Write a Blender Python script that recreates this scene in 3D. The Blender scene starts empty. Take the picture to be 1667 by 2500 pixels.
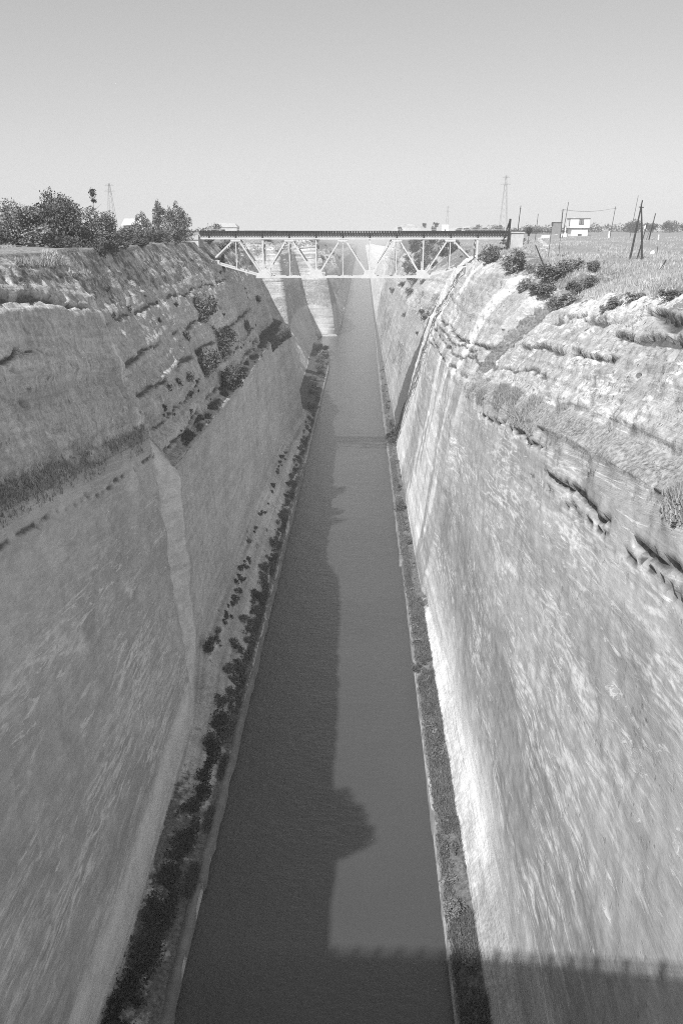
import bpy, math, random
import numpy as np
from mathutils import Vector, Matrix

# ------------------------------------------------------------------ camera
scene = bpy.context.scene
COL = scene.collection
PITCH = math.radians(19.594)
YAW = math.radians(1.43)
cam_d = bpy.data.cameras.new('camera')
cam_d.sensor_fit = 'VERTICAL'
cam_d.sensor_height = 36.0
cam_d.lens = 28.0
cam_d.clip_start = 0.1
cam_d.clip_end = 30000
cam = bpy.data.objects.new('camera', cam_d)
COL.objects.link(cam)
cam.location = (0, 0, 63.0)
cam.rotation_euler = (math.pi/2 - PITCH, 0, YAW)
scene.camera = cam

# ------------------------------------------------------------------ light
SUN = Vector((-0.45, -0.91, 1.0)).normalized()          # towards the sun
el = math.asin(SUN.z)
world = bpy.data.worlds.new('World')
scene.world = world
world.use_nodes = True
wn = world.node_tree
wn.nodes.clear()
sky = wn.nodes.new('ShaderNodeTexSky')
sky.sky_type = 'NISHITA'
sky.sun_disc = False
sky.sun_elevation = el
sky.sun_rotation = math.atan2(SUN.x, SUN.y)
sky.air_density = 1.0
sky.dust_density = 0.7
sky.ozone_density = 1.0
bw = wn.nodes.new('ShaderNodeRGBToBW')                   # black and white film
bg = wn.nodes.new('ShaderNodeBackground')
bg.inputs['Strength'].default_value = 0.13
wo = wn.nodes.new('ShaderNodeOutputWorld')
wn.links.new(sky.outputs[0], bw.inputs[0])
film = wn.nodes.new('ShaderNodeMath')                    # a low contrast film flattens the sky's range
film.operation = 'POWER'
film.inputs[1].default_value = 0.6
wn.links.new(bw.outputs[0], film.inputs[0])
gain = wn.nodes.new('ShaderNodeMath')
gain.operation = 'MULTIPLY'
gain.inputs[1].default_value = 1.6
wn.links.new(film.outputs[0], gain.inputs[0])
wn.links.new(gain.outputs[0], bg.inputs[0])
wn.links.new(bg.outputs[0], wo.inputs[0])
sd = bpy.data.lights.new('sun', 'SUN')
sd.energy = 5.0
sd.angle = math.radians(0.53)
sun = bpy.data.objects.new('sun', sd)
COL.objects.link(sun)
sun.rotation_euler = SUN.to_track_quat('Z', 'Y').to_euler()
scene.view_settings.view_transform = 'Standard'
scene.view_settings.look = 'None'
scene.view_settings.exposure = 0.2
scene.view_settings.gamma = 1.0
scene.cycles.use_denoising = False                        # the grain that is left reads as film grain
scene.cycles.filter_width = 1.0
scene.cycles.volume_bounces = 1

# ------------------------------------------------------------------ noise
def _hash(i, j, k, seed):
    h = (i.astype(np.int64)*374761393 + j.astype(np.int64)*668265263 + k.astype(np.int64)*2147483647*3 + seed*974634211) & 0xffffffff
    h = ((h ^ (h >> 13)) * 1274126177) & 0xffffffff
    h = ((h ^ (h >> 16)) * 2246822519) & 0xffffffff
    return ((h ^ (h >> 15)) & 0xffffff) / float(0xffffff)
def vnoise(x, y, z, seed=0):
    """value noise, -1..1"""
    xi, yi, zi = np.floor(x), np.floor(y), np.floor(z)
    fx, fy, fz = x-xi, y-yi, z-zi
    fx, fy, fz = [t*t*t*(t*(t*6-15)+10) for t in (fx, fy, fz)]
    xi, yi, zi = xi.astype(np.int64), yi.astype(np.int64), zi.astype(np.int64)
    r = 0
    for dx in (0, 1):
        wx = fx if dx else 1-fx
        for dy in (0, 1):
            wy = fy if dy else 1-fy
            for dz in (0, 1):
                wz = fz if dz else 1-fz
                r = r + wx*wy*wz*_hash(xi+dx, yi+dy, zi+dz, seed)
    return r*2-1
def fbm(x, y, z, oct=4, seed=0, rough=0.5):
    r, a, t = 0, 1.0, 0
    for o in range(oct):
        f = 2.03**o
        r = r + a*vnoise(x*f+o*17.3, y*f+o*5.1, z*f-o*9.7, seed+o)
        t += a
        a *= rough
    return r/t
def sstep(a, b, x):
    t = np.clip((x-a)/(b-a), 0, 1)
    return t*t*(3-2*t)

# ------------------------------------------------------------------ materials
def new_mat(name):
    m = bpy.data.materials.new(name)
    m.use_nodes = True
    nt = m.node_tree
    b = nt.nodes['Principled BSDF']
    return m, nt, b
class NT:
    """small helper for node building"""
    def __init__(s, nt): s.nt = nt
    def n(s, t, **kw):
        nd = s.nt.nodes.new(t)
        for k, v in kw.items(): setattr(nd, k, v)
        return nd
    def put(s, sock, v):
        if isinstance(v, (int, float)): sock.default_value = v
        elif isinstance(v, tuple): sock.default_value = v
        else: s.nt.links.new(v, sock)
    def m(s, op, a, b=0.0, c=0.0, clamp=False):
        nd = s.n('ShaderNodeMath', operation=op, use_clamp=clamp)
        s.put(nd.inputs[0], a); s.put(nd.inputs[1], b); s.put(nd.inputs[2], c)
        return nd.outputs[0]
    def vec(s, x, y, z):
        nd = s.n('ShaderNodeCombineXYZ')
        s.put(nd.inputs[0], x); s.put(nd.inputs[1], y); s.put(nd.inputs[2], z)
        return nd.outputs[0]
    def noise(s, v, scale, detail=4, rough=0.55, dist=0.0):
        nd = s.n('ShaderNodeTexNoise')
        s.nt.links.new(v, nd.inputs['Vector'])
        nd.inputs['Scale'].default_value = scale
        nd.inputs['Detail'].default_value = detail
        nd.inputs['Roughness'].default_value = rough
        nd.inputs['Distortion'].default_value = dist
        return nd.outputs[0]
    def rng(s, v, a, b, c, d):
        nd = s.n('ShaderNodeMapRange')
        s.put(nd.inputs[0], v)
        for i, q in enumerate((a, b, c, d)): s.put(nd.inputs[i+1], q)
        return nd.outputs[0]
    def attr(s, name):
        nd = s.n('ShaderNodeAttribute', attribute_name=name)
        return nd.outputs['Fac']
    def mix(s, f, a, b):
        nd = s.n('ShaderNodeMix', data_type='FLOAT')
        s.put(nd.inputs[0], f); s.put(nd.inputs[2], a); s.put(nd.inputs[3], b)
        return nd.outputs[0]
    def pos(s):
        g = s.n('ShaderNodeNewGeometry')
        sp = s.n('ShaderNodeSeparateXYZ')
        s.nt.links.new(g.outputs['Position'], sp.inputs[0])
        return g.outputs['Position'], sp.outputs[0], sp.outputs[1], sp.outputs[2]
    def bump(s, h, strength, dist, bsdf):
        nd = s.n('ShaderNodeBump')
        nd.inputs['Strength'].default_value = strength
        nd.inputs['Distance'].default_value = dist
        s.nt.links.new(h, nd.inputs['Height'])
        s.nt.links.new(nd.outputs[0], bsdf.inputs['Normal'])
        return nd
def grey(v): return (v, v, v, 1.0)
def plain(name, v, rough=0.8, var=0.15, scale=3.0, bump=0.0):
    """one weathered grey with procedural mottling"""
    m, nt, b = new_mat(name)
    N = NT(nt)
    tc = N.n('ShaderNodeTexCoord')
    n1 = N.noise(tc.outputs['Object'], scale, 5)
    n2 = N.noise(tc.outputs['Object'], scale*7, 3)
    f = N.rng(N.m('ADD', N.m('MULTIPLY', n1, .65), N.m('MULTIPLY', n2, .35)), .3, .7, v*(1-var), v*(1+var))
    nt.links.new(f, b.inputs['Base Color'])
    b.inputs['Roughness'].default_value = rough
    b.inputs['Specular IOR Level'].default_value = 0.25
    if bump: N.bump(n2, .5, bump, b)
    return m

def rock_material():
    m, nt, b = new_mat('canal_rock')
    N = NT(nt)
    P, X, Y, Z = N.pos()
    st, tone, veg, fall, crk = [N.attr(a) for a in ('strat', 'tone', 'veg', 'fall', 'crack')]
    nF = N.n('ShaderNodeNewGeometry')
    # bedding: thin layers, long along the canal
    warp = N.m('MULTIPLY', N.noise(P, .05, 3), N.attr('warp'))
    sv = N.m('ADD', st, warp)
    lay = N.noise(N.vec(N.m('MULTIPLY', sv, 1.0), N.m('MULTIPLY', Y, .035), N.m('MULTIPLY', X, .02)), 1.0, 6, .62)
    lay2 = N.noise(N.vec(N.m('MULTIPLY', sv, 3.6), N.m('MULTIPLY', Y, .09), N.m('MULTIPLY', X, .02)), 1.0, 4, .6)
    # run-off down the face
    fl = N.noise(N.vec(N.m('MULTIPLY', Y, 1.5), N.m('MULTIPLY', Z, .10), N.m('MULTIPLY', X, .12)), 1.0, 5, .6)
    blot = N.noise(P, .11, 5, .6)
    blot2 = N.noise(P, .55, 5, .6)
    PS = N.vec(X, N.m('MULTIPLY', Y, N.attr('stretch')), Z)      # worked along the cut: marks run with the canal
    grain = N.noise(PS, 3.2, 4, .65)
    c = N.m('MULTIPLY', tone, N.rng(blot, .3, .7, .84, 1.16))
    c = N.m('MULTIPLY', c, N.rng(blot2, .3, .7, .88, 1.12))
    bedc = N.attr('bedc')
    c = N.m('MULTIPLY', c, N.mix(bedc, 1.0, N.rng(lay, .3, .7, .80, 1.20)))
    calm = N.rng(N.attr('stretch'), .32, 1.0, .5, 1.0)
    c = N.m('MULTIPLY', c, N.mix(calm, 1.0, N.rng(N.noise(PS, 1.2, 7, .72), .3, .7, .78, 1.22)))
    c = N.m('MULTIPLY', c, N.mix(calm, 1.0, N.rng(grain, .3, .7, .78, 1.22)))
    flf = N.rng(fl, .32, .68, .80, 1.20)
    c = N.m('MULTIPLY', c, N.mix(fall, 1.0, flf))
    # pale scars where the face has spalled, drawn out along the beds
    sc = N.noise(N.vec(N.m('MULTIPLY', sv, 1.7), N.m('MULTIPLY', Y, .22), N.m('MULTIPLY', X, .2)), 1.0, 8, .74, .8)
    scar = N.m('MULTIPLY', N.rng(sc, .565, .605, 0, 1), N.rng(N.noise(PS, .17, 5, .65), .45, .53, 0, 1))
    scar = N.m('MULTIPLY', scar, N.attr('scar'))
    c = N.mix(scar, c, N.m('MINIMUM', N.m('MULTIPLY', c, 1.75), .80))
    # thin pale veins and scratches that follow the beds
    vv = N.noise(N.vec(N.m('MULTIPLY', sv, .62), N.m('MULTIPLY', Y, .075), N.m('MULTIPLY', X, .1)), 1.0, 2, .45, .5)
    vv2 = N.noise(N.vec(N.m('MULTIPLY', sv, 1.6), N.m('MULTIPLY', Y, .13), N.m('MULTIPLY', X, .1)), 1.0, 2, .45, .4)
    e1 = N.rng(N.m('ABSOLUTE', N.m('SUBTRACT', vv, .5)), 0.012, .045, 1, 0)
    e2 = N.rng(N.m('ABSOLUTE', N.m('SUBTRACT', vv2, .5)), 0.012, .055, 1, 0)
    vm0 = N.rng(N.noise(PS, .15, 4, .6), .47, .57, 0, 1)
    ve = N.m('MULTIPLY', N.m('MAXIMUM', e1, N.m('MULTIPLY', e2, .7)), N.m('MULTIPLY', vm0, N.m('MULTIPLY', N.attr('scar'), N.rng(grain, .40, .55, .25, 1))))
    c = N.mix(ve, c, N.m('MINIMUM', N.m('MULTIPLY', c, 1.9), .80))
    # dark specks: lichen, holes and tiny plants rooted in the rock
    spk = N.noise(N.vec(X, Y, N.m('MULTIPLY', Z, .8)), 1.5, 3, .5)
    spm = N.noise(N.vec(N.m('MULTIPLY', sv, .7), N.m('MULTIPLY', Y, .10), N.m('MULTIPLY', X, .1)), 1.0, 4, .6)
    spf = N.m('MULTIPLY', N.rng(spk, .63, .68, 0, 1), N.m('MULTIPLY', N.rng(spm, .45, .62, 0, 1), N.attr('speck')))
    c = N.m('MULTIPLY', c, N.mix(spf, 1.0, .30))
    # shade of the open cracks deepened in the colour
    c = N.m('MULTIPLY', c, N.mix(N.m('MINIMUM', N.m('MULTIPLY', crk, 1.8), 1.0), 1.0, .30))
    # thin soil and dry plants
    vn = N.noise(P, .9, 6, .7)
    vn2 = N.noise(P, .22, 4, .6)
    vm = N.m('MULTIPLY', veg, 1.0)
    vth = N.rng(N.m('ADD', N.m('MULTIPLY', vn, .6), N.m('MULTIPLY', vn2, .4)), N.m('SUBTRACT', .66, N.m('MULTIPLY', vm, .44)), N.m('SUBTRACT', .74, N.m('MULTIPLY', vm, .44)), 0, 1)
    vth = N.m('MULTIPLY', vth, N.rng(vm, 0.02, .15, 0, 1))
    gcol = N.rng(N.noise(P, 2.6, 4, .7), .35, .65, .10, .27)
    c = N.mix(vth, c, N.m('MULTIPLY', gcol, N.attr('grass_tone')))
    nt.links.new(N.m('MINIMUM', c, .82), b.inputs['Base Color'])
    b.inputs['Roughness'].default_value = .95
    b.inputs['Specular IOR Level'].default_value = .08
    h = N.m('ADD', N.m('MULTIPLY', grain, .45), N.m('ADD', N.m('MULTIPLY', lay2, N.m('MULTIPLY', bedc, .75)), N.m('MULTIPLY', N.m('MULTIPLY', fl, fall), .8)))
    h = N.m('ADD', h, N.m('MULTIPLY', scar, -.25))
    h = N.m('ADD', h, N.m('MULTIPLY', vn, .5))
    h = N.m('SUBTRACT', h, spf)
    bp = N.bump(h, .9, .22, b)
    N.put(bp.inputs['Strength'], N.rng(N.attr('stretch'), .32, 1.0, .38, .9))
    return m

def water_material():
    m, nt, b = new_mat('canal_water')
    N = NT(nt)
    P, X, Y, Z = N.pos()
    a = N.noise(N.vec(N.m('MULTIPLY', X, 1.0), N.m('MULTIPLY', Y, 1.5), 0.0), .9, 4, .6)
    a2 = N.noise(N.vec(N.m('MULTIPLY', X, 1.0), N.m('MULTIPLY', Y, 1.2), 0.0), .16, 3, .5)
    t = N.rng(N.noise(P, .035, 3), .3, .7, .056, .070)
    nt.links.new(t, b.inputs['Base Color'])
    b.inputs['Roughness'].default_value = .16
    b.inputs['IOR'].default_value = 1.6
    a3 = N.noise(N.vec(N.m('MULTIPLY', X, 1.0), N.m('MULTIPLY', Y, 1.6), 0.0), 3.2, 3, .6)
    N.bump(N.m('ADD', N.m('ADD', a, N.m('MULTIPLY', a3, .4)), N.m('MULTIPLY', a2, 1.5)), .6, .22, b)
    return m

# ------------------------------------------------------------------ object helpers
def tag(o, label=None, cat=None, group=None, kind=None):
    if label: o['label'] = label
    if cat: o['category'] = cat
    if group: o['group'] = group
    if kind: o['kind'] = kind
    return o
def np_mesh(name, v, quads=None, tris=None, mat=None, smooth=False):
    me = bpy.data.meshes.new(name)
    v = np.asarray(v, dtype=np.float32)
    nq = 0 if quads is None else len(quads)
    ntri = 0 if tris is None else len(tris)
    me.vertices.add(len(v))
    me.vertices.foreach_set('co', v.ravel())
    idx = []
    if nq: idx.append(np.asarray(quads, dtype=np.int32).ravel())
    if ntri: idx.append(np.asarray(tris, dtype=np.int32).ravel())
    idx = np.concatenate(idx)
    me.loops.add(len(idx))
    me.loops.foreach_set('vertex_index', idx)
    me.polygons.add(nq+ntri)
    st = np.concatenate([np.arange(nq)*4, nq*4+np.arange(ntri)*3]).astype(np.int32)
    me.polygons.foreach_set('loop_start', st)
    if smooth: me.polygons.foreach_set('use_smooth', np.ones(nq+ntri, dtype=bool))
    me.update(calc_edges=True)
    me.validate()
    if mat: me.materials.append(mat)
    return me
def link(name, me, parent=None, loc=None):
    o = bpy.data.objects.new(name, me)
    COL.objects.link(o)
    if parent: o.parent = parent
    if loc is not None: o.location = loc
    return o
class MB:
    """collects boxes and tapered tubes into one mesh"""
    def __init__(s): s.v = []; s.f = []
    def box(s, a, b):
        i = len(s.v)
        s.v += [(x, y, z) for z in (a[2], b[2]) for y in (a[1], b[1]) for x in (a[0], b[0])]
        s.f += [tuple(i+k for k in q) for q in ((0,2,3,1),(4,5,7,6),(0,1,5,4),(2,6,7,3),(0,4,6,2),(1,3,7,5))]
        return s
    def bar(s, p, q, w, h=None, up=(0, 0, 1)):
        """rectangular bar from p to q, w across, h along up"""
        h = h or w
        p, q, up = Vector(p), Vector(q), Vector(up)
        d = (q-p).normalized()
        sd = d.cross(up)
        if sd.length < 1e-3: sd = d.cross(Vector((0, 1, 0)))
        sd.normalize(); u = sd.cross(d).normalized()
        i = len(s.v)
        for c in (p, q):
            for a, b in ((-1,-1),(1,-1),(1,1),(-1,1)):
                s.v.append(tuple(c + sd*(a*w/2) + u*(b*h/2)))
        s.f += [tuple(i+k for k in f) for f in ((3,2,1,0),(4,5,6,7),(0,1,5,4),(1,2,6,5),(2,3,7,6),(3,0,4,7))]
        return s
    def tube(s, pts, n=7):
        """pts: list of (x,y,z,r)"""
        i = len(s.v)
        L = len(pts)
        for j, p in enumerate(pts):
            c = Vector(p[:3])
            a = Vector(pts[max(0, j-1)][:3]); b = Vector(pts[min(L-1, j+1)][:3])
            d = (b-a).normalized()
            sd = d.cross(Vector((.13, .97, .2))).normalized(); u = sd.cross(d)
            for k in range(n):
                t = 2*math.pi*k/n
                s.v.append(tuple(c + (sd*math.cos(t)+u*math.sin(t))*p[3]))
        for j in range(L-1):
            for k in range(n):
                s.f.append((i+j*n+k, i+j*n+(k+1)%n, i+(j+1)*n+(k+1)%n, i+(j+1)*n+k))
        s.f.append(tuple(i+k for k in reversed(range(n))))
        s.f.append(tuple(i+(L-1)*n+k for k in range(n)))
        return s
    def poly(s, vs, fs):
        i = len(s.v); s.v += [tuple(v) for v in vs]; s.f += [tuple(i+k for k in f) for f in fs]
        return s
    def mesh(s, name, mat):
        me = bpy.data.meshes.new(name)
        me.from_pydata(s.v, [], s.f)
        me.update()
        me.materials.append(mat)
        return me
    def build(s, name, mat, parent=None, loc=None):
        return link(name, s.mesh(name, mat), parent, loc)
def thing(name, loc, label, cat, group=None, rotz=0):
    o = bpy.data.objects.new(name, None)
    COL.objects.link(o)
    o.location = loc
    o.rotation_euler = (0, 0, rotz)
    o.empty_display_size = .5
    return tag(o, label, cat, group)

# ------------------------------------------------------------------ terrain: the two sides of the cut
ROCK = rock_material()
DIP = 0.115
# stations: Y -> profile points from under water up to the far plateau (x, z)
def L(y, foot, lip, back, mid, up, sh, rim, bank=None, quay=(-15.5, 1.0), plat=61.2, tone=None):
    bank = bank or ((quay[0]*.45+foot[0]*.55), (quay[1]*.5+foot[1]*.5))
    return (y, [(quay[0]+.1, -3), quay, bank, foot, lip, back, mid, up, sh, rim, (rim[0]-22, plat), (-160, plat-.4), (-6000, 60.5)])
LEFT = [
 L(-45, (-20.3,3), (-24.8,46.6), (-25.6,47.9), (-27.6,54), (-29,58.2), (-31,60.2), (-32.6,61.2)),
 L(30,  (-20.3,3), (-24.8,46.6), (-25.6,47.9), (-27.6,54), (-29,58.2), (-31,60.2), (-32.6,61.2)),
 L(53,  (-20.4,3), (-24.9,44.3), (-25.7,45.7), (-27.4,52.5), (-29,57.2), (-31,59.7), (-32.6,61.2)),
 L(88,  (-21.4,3.2), (-24.6,40.1), (-25.3,41.4), (-27.2,49.2), (-28.7,55), (-31.2,58.3), (-32.8,60.5)),
 L(90, (-21.8,3.6), (-24.8,39.9), (-25.5,41.2), (-27.3,49), (-29.0,54.6), (-31.5,57.8), (-33,60.2)),
 L(93, (-21.6,8.6), (-22.5,35.6), (-24.4,36.2), (-27.6,44.5), (-30.7,51.3), (-33.0,56), (-35.0,60.4), bank=(-18.2,3.8)),
 L(97, (-22.0,9.5), (-22.6,35.5), (-24.4,36.1), (-27.5,44.5), (-30.6,51.3), (-33.0,56), (-35.6,60.7), bank=(-18.6,4.2)),
 L(150, (-22.0,9.5), (-22.7,35.3), (-24.6,36.0), (-27.6,44.4), (-30.6,51.2), (-33.2,55.8), (-36.6,60.3), bank=(-18.6,4.2)),
 L(200, (-21.8,9), (-23.2,34.8), (-25.4,35.6), (-28,44), (-30.8,50.8), (-33.6,55.5), (-37.6,60), bank=(-18.6,4)),
 L(222, (-21.6,7), (-24.8,33.6), (-28.2,34.2), (-29.6,43), (-32.2,50), (-35.3,55), (-39,59.5)),
 L(240, (-20.5,6), (-25.2,33), (-29.6,33.5), (-31,43), (-33.5,50), (-36.5,55), (-40,59)),
 L(258, (-19.5,5), (-23.4,33), (-29.0,33.5), (-31,43), (-34,50), (-37,55), (-40.5,59)),
 L(268, (-20,5), (-24.5,32.8), (-29.0,33.5), (-32,43), (-35.5,50), (-38.5,55), (-42,58.5)),
 L(275, (-22.5,5), (-28.2,32.8), (-30.5,34), (-35.5,43), (-39.5,50), (-42,55), (-45,58.5)),
 L(300, (-24,4), (-33,24), (-38,33), (-42,43), (-46,50), (-48.5,54), (-52,58)),
 L(377, (-25,4), (-36,19), (-44,33), (-47,43), (-50,50), (-52,54), (-55,57)),
 L(379, (-25.5,4), (-33.8,19), (-35.3,33), (-36.1,43), (-36.8,50), (-38.3,54), (-41,57)),
 L(430, (-26.5,2.5), (-36,19), (-40.8,33), (-43,43), (-45,49), (-47,52), (-50,54), quay=(-17.5,1)),
 L(436, (-26.8,2.5), (-36.4,19), (-41.6,33), (-44,43), (-46,49), (-48,52), (-51,54), quay=(-19,1)),
 L(475, (-28,1.5), (-36.6,19), (-42,33), (-45,43), (-47,49), (-49,52), (-52,54), quay=(-25,.7)),
 L(500, (-28.4,1), (-33.5,19), (-37.7,33), (-39.5,43), (-41,50), (-43,54), (-46,57), quay=(-27.5,.5)),
 L(502, (-16.4,1.2), (-18.5,17), (-21.2,33), (-24,44), (-26.5,51), (-28.5,54.5), (-34,57), quay=(-15.3,.6)),
 L(560, (-16,2), (-18.5,17), (-23,32), (-28,42), (-34,48), (-40,52), (-48,56), quay=(-13.4,1)),
 L(620, (-16,2), (-20,14), (-29,27), (-38,36), (-46,43), (-56,49), (-66,54), quay=(-14,1)),
 L(760, (-16,2), (-19,16), (-24,28), (-32,38), (-42,45), (-56,50), (-70,55), quay=(-14.5,1)),
 L(764, (-15.6,2), (-18,16), (-21,28), (-25,38), (-31,45), (-40,50), (-56,54), quay=(-14.2,1)),
 L(1000,(-16,2), (-19,16), (-23,28), (-30,36), (-38,42), (-50,46), (-66,50), quay=(-14.3,1), plat=56),
 L(1500,(-16,2), (-19,12), (-23,20), (-27,26), (-32,30), (-38,34), (-50,38), plat=44),
 L(2200,(-16,2), (-19,8), (-22,13), (-25,17), (-29,20), (-34,23), (-44,26), plat=34),
 L(3200,(-16,1.4), (-18,3), (-20,4), (-22,5), (-25,6), (-30,7), (-40,8), plat=12),
]
def R(y, foot, lip, back, mid, up, sh, rim, quay=(8.3, 1.0), plat=(62, 58.5), far=60.0):
    bank = (quay[0]*.5+foot[0]*.5, quay[1]*.6+foot[1]*.4)
    if y < 127:                                            # sloping talus below the sheer face
        bank, foot = (10.9, 2.0), ((13.1, 6.2) if y < 94 else (12.7, 4.8) if y < 120 else (11.7, 2.7))
    return (y, [(quay[0]-.1, -3), quay, bank, foot, lip, back, mid, up, sh, rim, plat, (170, far), (6000, 60.5)])
RIGHT = [
 R(-45, (11.4,2.3), (17.6,50), (20,51.6), (22.6,56), (25.2,60.2), (28,61), (33,61.3), plat=(62,61.5), far=61.4),
 R(30,  (11.4,2.3), (17.6,50), (20,51.6), (22.6,56), (25.2,60.0), (28,60.8), (33,61.2), plat=(62,61), far=61.2),
 R(42,  (11.4,2.3), (17.8,48.6), (19.8,50), (22.6,54.6), (25.5,59.2), (28.5,60.2), (33,60.8), plat=(62,60.4), far=61),
 R(66,  (11.4,2.3), (17.6,45.9), (19.3,47.7), (22.5,52.4), (26,57.2), (29.5,58.6), (35,59.6), plat=(62,59), far=60.8),
 R(95,  (11.4,2.2), (17.1,42.3), (18.8,44.4), (22.9,49), (27.3,53.9), (32,56.3), (38,58), plat=(62,58), far=60.6),
 R(124, (11.4,2.1), (16.8,38.9), (18.4,41.2), (23.2,46), (28.5,50.9), (35,54.8), (41,57), plat=(62,57.6), far=60.4),
 R(126, (11.7,2.1), (17.3,38.6), (19.2,41), (24.4,45.8), (30.0,50.6), (35.6,54.4), (41.4,56.8), plat=(62,57.6), far=60.4),
 R(128, (11.6,2.1), (17.0,38.4), (18.6,41.4), (24,46.6), (29.4,51.2), (35.6,54.6), (41,56.8), plat=(62,57.6), far=60.4),
 R(130, (11.1,2.0), (16.1,38), (18.3,42), (22.4,48.6), (26.4,52.6), (33,55.4), (39.5,56.9), plat=(62,57.6), far=60.4),
 R(160, (10.9,2.0), (16.2,38), (17.8,41.5), (22.3,51), (26,55), (30,57), (35,57.9), plat=(62,57.9), far=60.3),
 R(190, (10.8,2.0), (16.3,37.5), (17.4,41), (22.5,53.2), (25.5,56.6), (28.5,57.8), (33,58.6), plat=(62,58.4), far=60.3),
 R(225, (10.6,2.0), (17.2,34), (19.0,40), (24,51), (27.6,55), (31,57), (35.5,58.2), plat=(62,58.8), far=60.4),
 R(251, (10.5,2.0), (18.2,30.2), (20.8,37.5), (26,48), (31,53.5), (34,55.6), (37.5,57.5), plat=(62,58.8), far=60.5),
 R(254.5,(11.1,2.4), (18.7,29.8), (21.5,36.8), (27,47), (33,52.6), (36,55), (39.5,57.2), plat=(62,58.8), far=60.5),
 R(258, (11.4,2.4), (17.2,22), (21.2,32), (27.6,43.4), (34,50.4), (39,54), (44,56.6), plat=(66,58.6), far=60.5),
 R(300, (11.0,2.2), (16.6,21), (21.5,31), (29.5,41), (38,48.4), (44,52.6), (50,56), plat=(70,58.6), far=60.5),
 R(340, (10.8,2.2), (15.0,20), (19,32), (24,41), (30,47.4), (39,52.4), (48,55.6), plat=(70,58.6), far=60.5),
 R(344, (10.8,2.2), (15.4,20), (19.8,32), (27,40), (35,46), (42,51.6), (50,55.6), plat=(70,58.6), far=60.5),
 R(430, (10.6,2.0), (14.8,20), (19.4,32), (25.8,41), (33,47.4), (40,52.4), (47,55.6), plat=(70,58.6), far=60.5),
 R(520, (10.2,2.0), (14.4,22), (18,34), (22.6,44), (27,49.6), (32,53.4), (38,56), plat=(66,58.6), far=60.5),
 R(600, (9.8,1.8), (13.6,22), (17,36), (20.4,46), (22.4,51.6), (25,55), (29,57), quay=(8.2,1), plat=(60,59), far=60.5),
 R(700, (9.8,1.8), (13.4,22), (16.6,36), (19.8,46), (21.8,52), (24,56), (28,58.4), quay=(8.4,1), plat=(60,60), far=61.0),
 R(850, (10,1.8), (14,20), (18,34), (22,43), (25,48), (30,51), (36,54), quay=(8.8,1), plat=(60,58), far=60),
 R(1000,(10.4,1.8), (15,16), (20,26), (26,34), (33,39), (40,43), (50,46), quay=(9,1), plat=(80,50), far=56),
 R(1500,(10.4,1.8), (14,11), (18,18), (23,23), (29,27), (36,30), (46,33), quay=(9,1), plat=(80,38), far=46),
 R(2200,(10.4,1.8), (14,8), (17,12), (21,15), (26,18), (32,20), (42,22), quay=(9,1), plat=(80,26), far=32),
 R(3200,(10.4,1.2), (13,3), (16,4), (19,5), (23,6), (29,7), (38,8), quay=(9,1), plat=(80,9), far=12),
]
NSEG = [3, 7, 14, 112, 14, 34, 30, 20, 14, 24, 20, 12]
def y_samples(stations):
    ys = [np.arange(-45, 30, 3.0), np.arange(30, 130, .36), np.arange(130, 262, .6), np.arange(262, 400, 1.1),
          np.arange(400, 520, 1.6), np.arange(520, 1000, 5.0), np.arange(1000, 2200, 30.0), np.arange(2200, 3201, 100.0)]
    a = np.concatenate(ys + [np.array([s[0] for s in stations], float)])
    a = np.unique(np.round(a, 2))
    keep = np.concatenate([[True], np.diff(a) > .12])
    return a[keep]
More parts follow.
